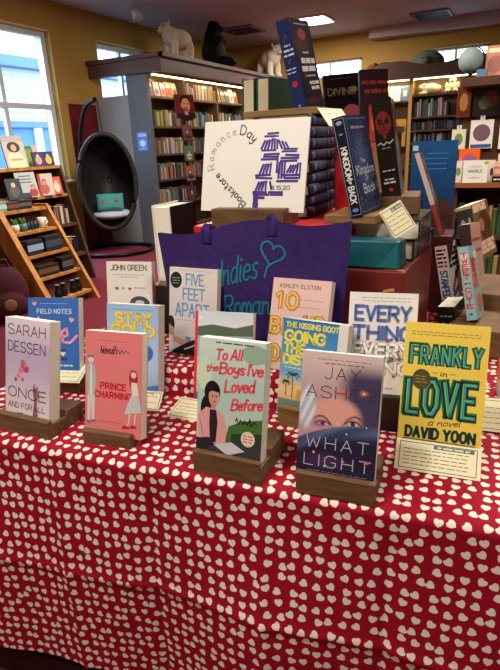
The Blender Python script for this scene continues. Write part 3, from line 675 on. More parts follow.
def binoc(label, loc):
    e = thing('binoculars', label, 'binoculars', loc, (0, 0, 0), 'binoculars on the bottom ladder shelf')
    for y in (-0.035, 0.035):
        MB().lathe([(0.0, 0), (0.032, 0), (0.034, 0.05), (0.022, 0.07), (0.02, 0.11), (0.024, 0.115), (0.0, 0.115)], 16, M4=Matrix.Translation((0, y, 0))).build('barrel', BLACK, e, True)
        MB().lathe([(0.0, 0), (0.02, 0), (0.02, 0.004), (0.0, 0.004)], 14, M4=Matrix.Translation((0, y, 0.1152))).build('eyepiece', M('lens_ring', S(150, 150, 140), 0.3), e)
    MB().box((-0.012, -0.014, 0.06), (0.012, 0.014, 0.08)).build('hinge', BLACK, e); return e
binoc('black toy binoculars on the lowest ladder shelf, by the wide pine board', lpos(0.17, 0)); binoc('black toy binoculars on the lowest ladder shelf, by the far side board', lpos(0.36, 0))
bag = thing('backpack', 'maroon backpack with round patch on the floor beside the pine ladder', 'bag', (-3.85, 3.02, 0), (0, 0, 60))
MAR = M('maroon_fabric', S(66, 22, 34), 0.85)
m = MB(); m.ell((0, 0, 0.24), (0.19, 0.11, 0.25)); m.ell((0, -0.07, 0.15), (0.15, 0.08, 0.13))
o = m.build('pack', MAR, bag, True); md = o.modifiers.new('remesh', 'REMESH'); md.mode = 'VOXEL'; md.voxel_size = 0.012; md.use_smooth_shade = True
MB().ell((0, -0.148, 0.17), (0.05, 0.008, 0.05)).build('patch', M('patch_tan', S(130, 100, 70), 0.8), bag, True)
MB().tube([(-0.06, -0.02, 0.47), (-0.04, -0.03, 0.53), (0.04, -0.03, 0.53), (0.06, -0.02, 0.47)], 0.012).build('strap', MAR, bag, True)

# ------------------------------------------------------------------ tall bookcase on the back wall
b2 = thing('back_bookcase', 'tall wooden bookcase with scalloped dark crest along the back wall', 'bookcase', (-2.88, 10.50, 0))
WB = 2.75
MB().box((0, 0, 0), (0.05, 0.36, 2.30)).build('side_panel', OAK, b2); MB().box((WB - 0.05, 0, 0), (WB, 0.36, 2.30)).build('side_panel', OAK, b2)
MB().box((0.82, 0, 0), (0.88, 0.36, 2.30)).build('divider', M('honey_wood', S(190, 150, 86), 0.5), b2)
MB().box((0.05, 0.34, 0), (WB - 0.05, 0.36, 2.30)).build('back_panel', M('back_panel2', S(150, 128, 96), 0.7), b2)
pts = [(0, 0.0), (WB, 0.0)]
for i in range(61):
    t = 1 - i / 60; pts.append((WB * t, 0.20 + 0.09 * (0.5 - 0.5 * cos(2 * pi * t * 2.2)) ** 1.5))
MB().prism([(x, z + 2.30) for x, z in pts], 'y', -0.10, 0.02).build('crest', M('crest_wood', S(66, 44, 34), 0.5), b2)
MB().box((0, 0.02, 2.30), (WB, 0.36, 2.34)).build('top', OAK, b2)
B2S = {0: [1.96, 1.55, 1.20, 0.8, 0.4, 0.1], 1: [2.04, 1.68, 1.46, 1.25, 0.9, 0.5, 0.1]}
for k, (a0, a1) in enumerate(((0.05, 0.82), (0.88, WB - 0.05))):
    for z in B2S[k]: MB().box((a0, 0.0, z - 0.03), (a1, 0.34, z)).build('shelf', OAK, b2)
MB().box((0.1, 0.04, 2.285), (WB - 0.1, 0.07, 2.299)).build('light_strip', STRIP, b2)
lamp('case_strip_lamp', 'AREA', (-2.45, 10.56, 2.27), 3.2, (1, 0.84, 0.58), 0.7, (-2.45, 10.72, 1.6), size_y=0.06)
lamp('case_strip_lamp', 'AREA', (-1.25, 10.56, 2.27), 3.2, (1, 0.84, 0.58), 1.4, (-1.25, 10.72, 1.6), size_y=0.06)
OPN = MB().box((0.12, -0.012, 1.20), (0.80, -0.002, 1.66)).build('ochre_panel', M('ochre_panel', S(196, 150, 62), 0.6), b2)
MB().box((0.42, -0.03, 1.24), (0.62, -0.013, 1.48)).build('framed_print', BLACK, b2)
def bc2(x, z, y=0.06): return (-2.88 + x, 10.50 + y, z)
simple_cover('lime-yellow book face out on the back bookcase top shelf', bc2(0.35, 1.962), (-10, 0, 0), 0.19, 0.26, 0.02, (206, 206, 50), lambda a: a.rect(0.2, 0.3, 0.8, 0.6, S(170, 180, 60)), 'face-out books on the back bookcase')
simple_cover('white book face out beside the lime-yellow one, back bookcase', bc2(0.56, 1.962), (-10, 0, 0), 0.19, 0.25, 0.02, (236, 230, 214), lambda a: a.ell(0.5, 0.5, 0.3, 0.3, S(214, 200, 170)), 'face-out books on the back bookcase')
simple_cover('slate-blue book face out against the honey divider, back bookcase', bc2(0.74, 1.962), (-10, 0, 0), 0.15, 0.25, 0.02, (96, 120, 140), lambda a: a.rect(0.3, 0.3, 0.7, 0.7, S(206, 200, 186)), 'face-out books on the back bookcase')
far_row((-2.82, 10.52, 1.962), 0, -90, 0.2, 0.25, 'top shelf of the back bookcase', 'spines on the top shelf of the back bookcase', 'the side panel', tmin=0.02, tmax=0.03)
simple_cover('small yellow book on the back bookcase second shelf', bc2(0.55, 1.72, 0.045), (-8, 0, 0), 0.14, 0.17, 0.015, (210, 200, 70), lambda a: a.rect(0.2, 0.4, 0.8, 0.7, S(150, 150, 60)), 'face-out books on the back bookcase') if False else None
far_row((-1.98, 10.52, 1.682), 0, -90, 0.62, 0.30, 'second shelf of the back bookcase', 'books on the second shelf of the back bookcase', 'the honey divider', tmin=0.025, tmax=0.05,
        pal=[PAL[4], PAL[5], PAL[11], PAL[3], PAL[0], PAL[13], PAL[8]])
far_row((-1.98, 10.52, 1.462), 0, -90, 1.1, 0.17, 'third shelf of the back bookcase', 'books on the third shelf of the back bookcase', 'the honey divider', pal=[PAL[13], PAL[14], PAL[12], PAL[9], PAL[6]])
far_row((-1.98, 10.52, 1.252), 0, -90, 0.95, 0.17, 'fourth shelf of the back bookcase', 'books on the fourth shelf of the back bookcase', 'the honey divider', pal=[PAL[13], PAL[14], PAL[12], PAL[4], PAL[9]])
far_row((-1.30, 10.52, 1.682), 0, -90, 0.55, 0.22, 'second shelf, dark stretch of the back bookcase', 'dark books on the second shelf of the back bookcase', 'the pale books', pal=[PAL[13], PAL[13], PAL[14], PAL[9]], fill=1)
FURC = M('cream_plush', S(226, 210, 170), 0.95, noise=(S(206, 188, 146), 60, (1, 1, 1)), bump=0.5)
lamb = [((0, 0, 0.09), (0.16, 0.09, 0.09)), ((-0.14, 0, 0.11), (0.07, 0.06, 0.06)), ((-0.11, 0.05, 0.16), (0.02, 0.03, 0.02)), ((-0.11, -0.05, 0.16), (0.02, 0.03, 0.02)), ((-0.12, 0.06, 0.02), (0.08, 0.03, 0.025)), ((-0.12, -0.06, 0.02), (0.08, 0.03, 0.025)), ((0.14, 0, 0.1), (0.04, 0.04, 0.04))]
plush('plush_lamb', 'cream plush lamb lying on the back bookcase top shelf', bc2(1.16, 2.042, 0.16), 8, lamb, FURC, 0.009, 'plush animals in the back bookcase')
teddy = [((0, 0, 0.09), (0.075, 0.065, 0.09)), ((0, -0.01, 0.20), (0.062, 0.055, 0.055)), ((0, -0.06, 0.19), (0.028, 0.025, 0.022)), ((-0.05, 0, 0.25), (0.024, 0.015, 0.024)), ((0.05, 0, 0.25), (0.024, 0.015, 0.024)), ((-0.07, -0.07, 0.03), (0.035, 0.07, 0.03)), ((0.07, -0.07, 0.03), (0.035, 0.07, 0.03)), ((-0.09, -0.03, 0.11), (0.03, 0.03, 0.06)), ((0.09, -0.03, 0.11), (0.03, 0.03, 0.06))]
tparts = [('eye', (-0.022, -0.062, 0.215), (0.007, 0.006, 0.007), BLACK), ('eye', (0.022, -0.062, 0.215), (0.007, 0.006, 0.007), BLACK), ('nose', (0, -0.085, 0.195), (0.009, 0.006, 0.007), BLACK)]
plush('plush_bear', 'small cream plush bear sitting up beside the plush lamb', bc2(1.52, 2.042, 0.16), -6, teddy, FURC, 0.008, 'plush animals in the back bookcase', tparts)
plush('plush_lamb', 'small round cream plush lamb next to the sitting plush bear', bc2(1.86, 2.042, 0.17), 170, [(tuple(q * 0.8 for q in c_), tuple(q * 0.8 for q in r_)) for c_, r_ in lamb], FURC, 0.009, 'plush animals in the back bookcase')
FURR = M('brown_plush', S(96, 58, 40), 0.95); FURG = M('green_plush', S(92, 112, 92), 0.9)
plush('plush_fox', 'reddish-brown plush animal lying atop the back bookcase crest', (-2.52, 10.62, 2.345), 10, [(tuple(q * 1.55 for q in c_), tuple(q * 1.55 for q in r_)) for c_, r_ in lamb], FURR, 0.014)
plush('plush_turtle', 'grey-green domed plush turtle atop the back bookcase', (-1.80, 10.66, 2.345), 0, [((0, 0, 0.18), (0.29, 0.20, 0.22)), ((-0.22, -0.12, 0.06), (0.10, 0.07, 0.05)), ((0.22, -0.12, 0.06), (0.10, 0.07, 0.05)), ((0.0, -0.22, 0.22), (0.09, 0.08, 0.08))], FURG, 0.014, parts=[('eye', (-0.04, -0.29, 0.25), (0.014, 0.01, 0.014), BLACK), ('eye', (0.04, -0.29, 0.25), (0.014, 0.01, 0.014), BLACK)])

# ------------------------------------------------------------------ gift rack nearer, with a globe on top
gr = thing('gift_rack', 'brown gift display rack with hanging packages and a globe on top', 'display rack', (-0.60, 5.25, 0))
RK = M('rack_wood', S(84, 52, 34), 0.5, noise=(S(66, 40, 26), 5, (0.6, 5, 5)))
MB().box((0, 0.32, 0), (1.4, 0.36, 1.72)).build('back_panel', RK, gr)
MB().box((0, -0.04, 1.72), (1.4, 0.36, 1.785)).build('top_board', RK, gr)
MB().box((-0.005, -0.06, 0.905), (1.4, 0.32, 0.945)).build('shelf', M('rack_shelf', S(140, 82, 48), 0.5), gr)
MB().box((0, 0, 0.0), (0.04, 0.32, 0.905)).build('side_panel', RK, gr); MB().box((0.04, 0.0, 0.45), (1.4, 0.32, 0.48)).build('lower_shelf', RK, gr)
gl = thing('globe', 'pale blue globe on a small stand atop the gift rack', 'globe', (-0.555, 5.37, 1.785))
GLB = M('globe_sea', S(122, 158, 166), 0.6, noise=(S(160, 150, 126), 3.2, (3, 3, 3)))
MB().ell((0, 0, 0.145), (0.10, 0.10, 0.10), n=28, m=18).build('sphere', GLB, gl, True)
MB().lathe([(0.0, 0), (0.07, 0), (0.06, 0.015), (0.012, 0.025), (0.012, 0.044), (0.0, 0.044)], 20).build('base', BLACK, gl, True)
MB().tube([(0.108 * cos(t), 0, 0.145 + 0.108 * sin(t)) for t in [-pi/2 + pi * i / 16 for i in range(17)]], 0.006).build('meridian_arm', WIRE, gl, True)
def puzzle(label, x, c1, c2, w):
    e = thing('puzzle_box', label, 'box', (x, 5.34, 1.785), (-6, 0, 0), 'boxes on the rack top'); a = Art(w, 0.24, S(*c1)); a.ell(0.5, 0.6, 0.4, 0.28, S(*c2)); a.rect(0.1, 0.08, 0.9, 0.22, S(236, 220, 190))
    a.m.box((-w/2, 0.0005, 0), (w/2, 0.05, 0.24), 0, S(*c1)); a.m.build('carton', GLOSS, e)
puzzle('pink and tan picture box beside the globe on the rack top', -0.36, (196, 130, 104), (160, 100, 90), 0.15)
puzzle('orange-brown picture box, second from the globe on the rack top', -0.205, (180, 110, 76), (90, 70, 60), 0.16)
tag(MB().box((-0.04, -0.05, 0), (0.04, 0.05, 0.06)).build('trinket', M('blue_trinket', S(90, 120, 150), 0.4), loc=(-0.452, 5.31, 1.785)), 'small blue trinket at the foot of the globe', 'trinket')
def package(label, x, z, w, h, bg, deco, group):
    e = thing('hanging_package', label, 'package', (x - 0.10, 5.53, z + 0.09), (0, 0, 0), group)
    a = Art(w, h, S(*bg)); deco(a); a.m.box((-w/2, 0.0005, 0), (w/2, 0.004, h), 0, S(*bg)); a.m.box((-0.02, -0.0002, h), (0.02, 0.004, h + 0.035), 0, S(*bg)); a.m.build('card_back', GLOSS, e)
    MB().tube([(0, 0.039, h + 0.02), (0, -0.02, h + 0.02), (0, -0.025, h + 0.03)], 0.003, n=6).build('hook', WIRE, e)
def blob(c_, u=0.5, v=0.5, ru=0.3, rv=0.3): return lambda a: a.ell(u, v, ru, rv, S(*c_))
package('doll-like red and gold toy package hanging below the globe', -0.50, 1.40, 0.12, 0.25, (110, 50, 40), blob((190, 140, 70)), 'packages on the rack upper row')
package('dark patterned package hanging second in the rack upper row', -0.31, 1.40, 0.22, 0.27, (40, 36, 36), lambda a: (a.ell(0.6, 0.5, 0.3, 0.25, S(120, 60, 56)), a.ell(0.4, 0.6, 0.2, 0.2, S(90, 110, 80))), 'packages on the rack upper row')
package('black package hanging third in the rack upper row', -0.09, 1.41, 0.18, 0.26, (30, 32, 38), blob((80, 84, 90)), 'packages on the rack upper row')
package('white and green package hanging first in the rack lower row', -0.52, 1.13, 0.12, 0.17, (206, 206, 180), blob((110, 130, 80)), 'packages on the rack lower row')
package('white package with a purple dome hanging in the rack lower row', -0.33, 1.13, 0.19, 0.24, (216, 214, 206), lambda a: (a.ell(0.5, 0.45, 0.38, 0.3, S(110, 84, 96)), a.rect(0.05, 0.85, 0.95, 0.98, S(60, 84, 150))), 'packages on the rack lower row')
package('white blister package hanging last in the rack lower row', -0.13, 1.12, 0.11, 0.20, (220, 214, 200), blob((120, 110, 104), 0.5, 0.6, 0.3, 0.3), 'packages on the rack lower row')
package('blue package at the frame edge of the rack lower row', 0.04, 1.20, 0.10, 0.24, (60, 96, 130), blob((30, 50, 80)), 'packages on the rack lower row')
def shelfbox(name, label, x, y, w, d, h, bg, deco, z=0.945, rz=0):
    e = thing(name, label, 'box', (x, y, z), (0, 0, rz)); a = Art(w, h, S(*bg)); deco(a); a.m.box((-w/2, 0.0005, 0), (w/2, d, h), 0, S(*bg)); a.m.build('carton', GLOSS, e)
shelfbox('game_box', 'orange game box standing at the back of the rack shelf', -0.50, 5.37, 0.17, 0.05, 0.28, (222, 96, 34), lambda a: (a.ell(0.5, 0.3, 0.36, 0.13, S(150, 90, 130)), a.rect(0, 0.5, 1, 1, S(206, 200, 160)), a.rect(0, 0.48, 1, 0.53, S(230, 190, 60))))
def marble(a):
    a.text('MARBLE', 0.22, 0.78, 0.42, 0.54, S(80, 160, 160), 0.005); a.text('NIGHT', 0.26, 0.74, 0.60, 0.72, S(80, 160, 160), 0.005) if False else None
    a.ell(0.5, 0.28, 0.3, 0.05, S(206, 200, 190)); a.ell(0.5, 0.78, 0.25, 0.03, S(200, 160, 160)); a.ell(0.93, 0.12, 0.09, 0.08, S(150, 190, 60))
shelfbox('game_box', 'white game box with teal lettering on the rack shelf', -0.43, 5.235, 0.20, 0.05, 0.185, (226, 226, 216), marble)
shelfbox('game_box', 'white and green box at the end of the rack shelf', -0.575, 5.30, 0.065, 0.06, 0.18, (206, 206, 190), lambda a: a.ell(0.5, 0.5, 0.3, 0.2, S(110, 140, 70)))
shelfbox('soap_box', 'small pink box behind the white game box', -0.33, 5.35, 0.10, 0.05, 0.18, (226, 200, 190), lambda a: (a.ell(0.28, 0.55, 0.14, 0.2, S(90, 60, 56)), a.ell(0.75, 0.55, 0.14, 0.2, S(90, 60, 56))))
shelfbox('soap_box', 'tall cream box at the back of the rack shelf', -0.235, 5.37, 0.06, 0.05, 0.23, (220, 206, 186), lambda a: a.ell(0.5, 0.45, 0.25, 0.12, S(120, 100, 90)))
shelfbox('display_tray', 'black countertop tray of pink soap bars on the rack shelf', -0.19, 5.24, 0.20, 0.10, 0.05, (26, 24, 26), lambda a: a.tiny(0.08, 0.92, 0.5, S(220, 220, 214), 0.012, 0.02))
for k in range(4):
    shelfbox('soap_bar', ['pink soap bar low at the near end of the black tray', 'pink soap bar low beside it in the black tray', 'upper pink soap bar, first in the black tray', 'upper pink soap bar, second in the black tray'][k], -0.24 + 0.10 * (k % 2), 5.26 + 0.03 * (k // 2), 0.085, 0.028, 0.06, (216, 178, 160), lambda a: a.rect(0, 0.7, 1, 1, S(190, 120, 90)), z=0.995 + 0.06 * (k // 2))
far_row((-0.55, 5.27, 0.482), 0, -90, 0.62, 0.30, 'lower shelf of the gift rack', 'books on the lower shelf of the gift rack', 'the side panel', pal=[PAL[6], PAL[5], PAL[2], PAL[0], PAL[12]], tmin=0.03, tmax=0.06)
far_row((-0.55, 5.27, 0.002), 0, -90, 0.62, 0.40, 'bottom of the gift rack', 'books at the bottom of the gift rack', 'the side panel', pal=[PAL[6], PAL[5], PAL[2], PAL[0], PAL[12]], tmin=0.03, tmax=0.06)
# blue display panel and its base
dp = thing('display_board', 'deep blue cardboard display board standing before the gift rack', 'sign', (-0.66, 4.42, 0), (-3, 0, 6))
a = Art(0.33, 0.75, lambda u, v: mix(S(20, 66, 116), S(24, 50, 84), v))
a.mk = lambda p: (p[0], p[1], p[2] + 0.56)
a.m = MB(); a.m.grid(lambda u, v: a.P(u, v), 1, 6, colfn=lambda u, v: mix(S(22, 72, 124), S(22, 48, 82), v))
for i, v in enumerate((0.12, 0.17, 0.22, 0.27)): a.tiny(0.35 - 0.05 * (i % 2), 0.8, v, S(70, 120, 170), 0.006, 0.03)
a.rect(0.02, 0.04, 0.14, 0.09, S(150, 190, 200)); a.ell(0.72, 0.72, 0.26, 0.16, S(70, 46, 38)); a.rect(0.5, 0.72, 1, 1, S(60, 40, 34))
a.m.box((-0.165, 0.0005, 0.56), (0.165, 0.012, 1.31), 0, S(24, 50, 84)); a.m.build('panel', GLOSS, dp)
MB().box((-0.17, -0.02, 0.0), (0.17, 0.20, 0.559)).build('bin', M('bin_dark', S(30, 34, 44), 0.6), dp)
# ------------------------------------------------------------------ table and cloth
TZ, RZ = 0.75, 0.825
TO, TYAW = Vector((-1.165, 0.660, 0)), 6.5
tb = thing('display_table', 'dark wooden display table hidden under the heart-printed cloth', 'table', (TO.x, TO.y, 0), (0, 0, TYAW))
TL, TD = 2.05, 1.445
MB().box((0.0, 0.01, 0.715), (TL, TD, TZ - 0.006)).build('tabletop', DARKW, tb)
for x in (0.03, TL - 0.12):
    for y in (0.05, TD - 0.12): MB().box((x, y, 0.10), (x + 0.09, y + 0.09, 0.715)).build('leg', DARKW, tb)
MB().box((0.0, 0.0, 0.0), (TL, 0.06, 0.10)).build('plinth', DARKW, tb); MB().box((0.0, TD - 0.06, 0), (TL, TD, 0.10)).build('plinth', DARKW, tb)
MB().box((0.02, 0.06, 0.02), (TL - 0.02, TD - 0.06, 0.06)).build('lower_shelf', DARKW, tb)
rx0, rx1, ry0 = 0.09, 0.84, 0.300      # raised step under the cloth, local
tag(MB().box((rx0 + 0.012, ry0 + 0.012, TZ + 0.001), (rx1 - 0.012, 0.515, RZ - 0.006)).build('riser_box', DARKW, tb))

HEART = bpy.data.materials.new('heart_print'); HEART.use_nodes = True
nt = HEART.node_tree; N = nt.nodes; L = nt.links; bs_ = N['Principled BSDF']
bs_.inputs['Roughness'].default_value = 0.75; bs_.inputs['Specular IOR Level'].default_value = 0.15
def mth(op, a, b=None, c=None):
    n = N.new('ShaderNodeMath'); n.operation = op
    for i, q in enumerate((a, b, c)):
        if q is None: continue
        if isinstance(q, (int, float)): n.inputs[i].default_value = q
        else: L.new(q, n.inputs[i])
    return n.outputs[0]
uv = N.new('ShaderNodeUVMap'); uv.uv_map = 'UVMap'
vo = N.new('ShaderNodeTexVoronoi'); vo.voronoi_dimensions = '2D'; vo.inputs['Scale'].default_value = 41.5; vo.inputs['Randomness'].default_value = 0.34
L.new(uv.outputs[0], vo.inputs['Vector'])
sb = N.new('ShaderNodeVectorMath'); sb.operation = 'SUBTRACT'; L.new(uv.outputs[0], sb.inputs[0]); L.new(vo.outputs['Position'], sb.inputs[1])
sx = N.new('ShaderNodeSeparateXYZ'); L.new(sb.outputs[0], sx.inputs[0])
sc = N.new('ShaderNodeSeparateColor'); L.new(vo.outputs['Color'], sc.inputs[0])
ang = mth('MULTIPLY', mth('SUBTRACT', sc.outputs[0], 0.5), 2.6)
ca = mth('COSINE', ang); sa = mth('SINE', ang); k = 1.0 / 0.0067
hx = mth('MULTIPLY', mth('SUBTRACT', mth('MULTIPLY', sx.outputs[0], ca), mth('MULTIPLY', sx.outputs[1], sa)), k)
hy = mth('ADD', mth('MULTIPLY', mth('ADD', mth('MULTIPLY', sx.outputs[0], sa), mth('MULTIPLY', sx.outputs[1], ca)), k), 0.12)
q = mth('SUBTRACT', mth('ADD', mth('MULTIPLY', hx, hx), mth('MULTIPLY', hy, hy)), 1.0)
hv = mth('SUBTRACT', mth('MULTIPLY', mth('MULTIPLY', q, q), q), mth('MULTIPLY', mth('MULTIPLY', hx, hx), mth('MULTIPLY', mth('MULTIPLY', hy, hy), hy)))
msk = mth('LESS_THAN', hv, 0.0)
mx = N.new('ShaderNodeMix'); mx.data_type = 'RGBA'; L.new(msk, mx.inputs['Factor'])
mx.inputs['A'].default_value = S(156, 14, 42); mx.inputs['B'].default_value = S(238, 228, 212)
L.new(mx.outputs['Result'], bs_.inputs['Base Color'])

HEM = 0.182
def topz(x, y):
    a = sstep(rx0 - 0.02, rx0 + 0.004, x) * (1 - sstep(rx1 - 0.004, rx1 + 0.03, x)) * sstep(ry0 - 0.014, ry0 + 0.003, y) * (1 - sstep(0.525, 0.555, y))
    w = 0.0012 * (sin(23 * x + 9 * y) * sin(17 * y - 5 * x)) + 0.0012
    return TZ + (RZ - TZ) * a + max(0.0004, w)
VC = [0.10, 0.335, 0.565, 0.80, 1.03, 1.27, 1.5, 1.74, 1.98]    # ironed-in creases
def drape(x, s):
    # s: metres down from the table edge; returns (outward, z)
    f = sstep(0.0, 0.35, s)
    out = 0.012 + 0.028 * f + f * (0.020 * sin(8.2 * x + 1.1) + 0.010 * sin(17 * x + 2.2 * s)) * (0.4 + s)
    for i, c_ in enumerate(VC):
        d = (x - c_ - 0.02 * s * (1 if i % 2 else -1)) / 0.013; out += (0.010 if i % 2 else -0.010) * math.exp(-abs(d)) * sstep(0.02, 0.10, s)
    d = (s - 0.285 - 0.012 * sin(6 * x)) / 0.010; out += 0.006 * math.exp(-abs(d))
    return out, TZ - s
rr_ = 0.012
tot_len = TZ - HEM + rr_ * pi / 2 + TD
_yr = TZ - HEM - rr_ + rr_ * pi / 2 + (ry0 - rr_) * (TD + rr_) / (TD - rr_)
VS = sorted([tot_len * i / 320 for i in range(321)] + [_yr - 0.02 + 0.03 * i / 24 for i in range(25)])
def cloth(u, v):
    x = -rr_ + u * (TL + 2 * rr_)
    tot = TZ - HEM
    s_arc = rr_ * pi / 2
    V = VS[int(round(v * (len(VS) - 1)))]
    hem_wave = 0.0
    if V < tot - rr_:
        s = tot - V; s = rr_ + (s - rr_) * (1 + 0.02 * sin(7 * x))
        o, z = drape(x, s); return (x, -o, z)
    V -= tot - rr_
    if V < s_arc + 0.0:
        a = V / s_arc * pi / 2
        o0 = drape(x, rr_)[0]
        return (x, -o0 * cos(a) + (rr_ - 0.0) * (1 - cos(a)) * 0.0 + rr_ * (1 - cos(a)) , TZ - rr_ + rr_ * sin(a) + 0.001)
    y = rr_ + (V - s_arc) / (TD + rr_) * (TD - rr_)
    return (x, y, topz(x, y))
tc_ = thing('tablecloth', 'red tablecloth printed all over with cream hearts, draped to near the floor', 'tablecloth', (TO.x, TO.y, 0), (0, 0, TYAW))
m = MB()
_n = len(VS) - 1; ARC = [0.0]
for i in range(1, _n + 1): ARC.append(ARC[-1] + (Vector(cloth(0.28, i / _n)) - Vector(cloth(0.28, (i - 1) / _n))).length)
m.grid(cloth, 300, _n, uvfn=lambda u, v: (u * (TL + 2 * rr_), ARC[int(round(v * _n))]))
m.build('cloth', HEART, tc_, True)
m = MB()
m.grid(lambda u, v: (-rr_ - 0.006 - 0.02 * sstep(0, .4, (1 - v) * 0.63) * (1.0 + 0.7 * sin(9 * u)) if v < 0.985 else -rr_, u * TD, HEM + v * (TZ - HEM)), 60, 60, uvfn=lambda u, v: (-0.7 + v * 0.65, u * TD + 0.66))
m.build('side_drop', HEART, tc_, True)

# ------------------------------------------------------------------ books on stands
def book_parts(e, art, w, h, t, spine, back, hard=False, page=PAGEW, mat=PRINT, spine_text=None):
    b = 0.0022 if hard else 0.0007; ov = 0.003 if hard else 0.0
    m = art.m; e0 = 0.0004
    m.box((-w/2, e0, 0), (w/2, b, h), 0, spine if hard else back)
    m.box((-w/2, t - b, 0), (w/2, t, h), 0, back)
    m.box((-w/2, b, 0), (-w/2 + b, t - b, h), 0, spine)
    if spine_text:
        art.mk = lambda p: (-w/2 - 0.0002 + p[1], (0.5 - p[0] / 1.0) * 1.0, p[2])
        spine_text(art, w, h, t)
        art.mk = None
    m.build('cover', mat, e)
    p = MB(); p.box((-w/2 + b, b, ov), (w/2 - ov - 0.0006, t - b, h - ov)); p.build('page_block', page, e)
SLOT = 0.010
def book(label, loc, rot, w, h, t, fn, spine=None, back=None, hard=False, group=None, mat=PRINT, page=PAGEW, spine_text=None, sink=SLOT, n=(1, 1)):
    """loc: where the visible bottom edge of the front cover sits; rot: (lean back, sideways, yaw)."""
    M3 = Euler([R(-rot[0]), R(rot[1]), R(rot[2])]).to_matrix()
    p = Vector(loc) - M3 @ Vector((0, 0, sink))
    e = thing('book', label, 'book', p, (-rot[0], rot[1], rot[2]), group)
    a = Art(w, h, (1, 1, 1, 1)); a.m = MB(); a.hh = h
    fn(a); sp = spine or S(230, 224, 214); book_parts(e, a, w, h, t, sp, back or sp, hard, page, mat, spine_text)
    return e
def bg(a, f, n=(1, 1)):
    g = f if callable(f) else (lambda u, v: f)
    a.m.grid(lambda u, v: a.P(u, v), n[0], n[1], colfn=g)
def stand(label, loc, yaw, w, hb, t, front=0.02, back=0.05, lean=13, mat=WOODD, base=None, group='wooden book stands'):
    """slotted block; loc = table point below the cover's bottom edge; hb = height of the block."""
    ta = math.tan(R(lean)); d = SLOT + 0.002
    y0 = -0.004 - d * ta; gw = t / cos(R(lean)) + 0.009
    e = thing('book_stand', label, 'book stand', loc, (0, 0, yaw), group)
    hb2 = hb
    P = [(-front, 0), (gw + back, 0), (gw + back, hb2), (gw + 0.001, hb2), (gw + y0 + 0.004, hb - d), (y0, hb - d), (y0 + 0.004 , hb), (-front, hb)]
    o = MB().prism(P, 'x', -w/2, w/2).build('slotted_block', mat, e); bevel(o, 0.0015)
    return e
def card(label, loc, rot, w, h, col=(238, 230, 192), lines=4, edge=(60, 74, 70), group='shelf cards', title=True):
    e = thing('shelf_card', label, 'card', loc, rot, group)
    a = Art(w, h, S(*col)); ed = S(*edge)
    i, j = 0.05, 0.08
    a.line([(i, j), (1 - i, j), (1 - i, 1 - j), (i, 1 - j), (i, j)], 0.0014, ed)
    if title: a.rect(0.45, 0.10, 0.92, 0.22, S(70, 110, 110)); a.tiny(0.5, 0.88, 0.16, S(220, 220, 190), 0.003, 0.01)
    for k_ in range(lines): a.tiny(0.10, 0.86, 0.30 + 0.60 * k_ / lines, S(120, 110, 90), 0.0016, 0.010)
    a.m.box((-w/2, 0.0003, 0), (w/2, 0.0009, h), 0, S(*col)); a.m.build('card_face', PRINT, e); return e

K = S(24, 20, 24); Wt = S(240, 236, 228)
# 1 lilac-white book, thin dark capitals
def c_once(a):
    bg(a, lambda u, v: mix(mix(S(226, 214, 226), S(190, 176, 206), sstep(0, .35, v)), S(226, 212, 220), sstep(.4, .95, v)), (1, 20))
    c = S(74, 40, 60); a.text('SARAH', 0.07, 0.90, 0.065, 0.165, c, 0.0024); a.text('DESSEN', 0.07, 0.90, 0.235, 0.335, c, 0.0024)
    for i, (u, v, r) in enumerate(((.42, .48, .07), (.36, .52, .055), (.48, .50, .06), (.40, .44, .05), (.30, .58, .04), (.24, .62, .035), (.40, .61, .035), (.47, .46, .04))): a.ell(u, v, r, r * .62, S(*[(206, 96, 120), (220, 130, 150), (190, 70, 100)][i % 3]))
    a.line([(.42, .47), (.5, .38), (.56, .36)], 0.0008, S(120, 90, 100))
    a.poly([(.62, 1.0), (.66, .82), (.63, .70), (.66, .62), (.70, .68), (.74, .64), (.75, .74), (.72, .85), (.76, 1.0)], S(150, 96, 116))
    a.poly([(.18, 1.0), (.26, .965), (.40, .955), (.48, 1.0)], S(60, 36, 48))
    a.text('ONCE', 0.08, 0.92, 0.70, 0.80, c, 0.0024); a.text('AND FOR ALL', 0.07, 0.90, 0.855, 0.91, c, 0.0016)
book('lilac-white paperback with pink petals and a raised arm on its cover', (-0.943, 0.733, 0.792), (12.9, 0, 0), 0.135, 0.222, 0.030, c_once, S(222, 208, 220), page=PAGEW)
stand('long brown book stand under the lilac-white paperback at the table corner', (-0.955, 0.733, TZ), 2, 0.175, 0.042, 0.032, back=0.05)
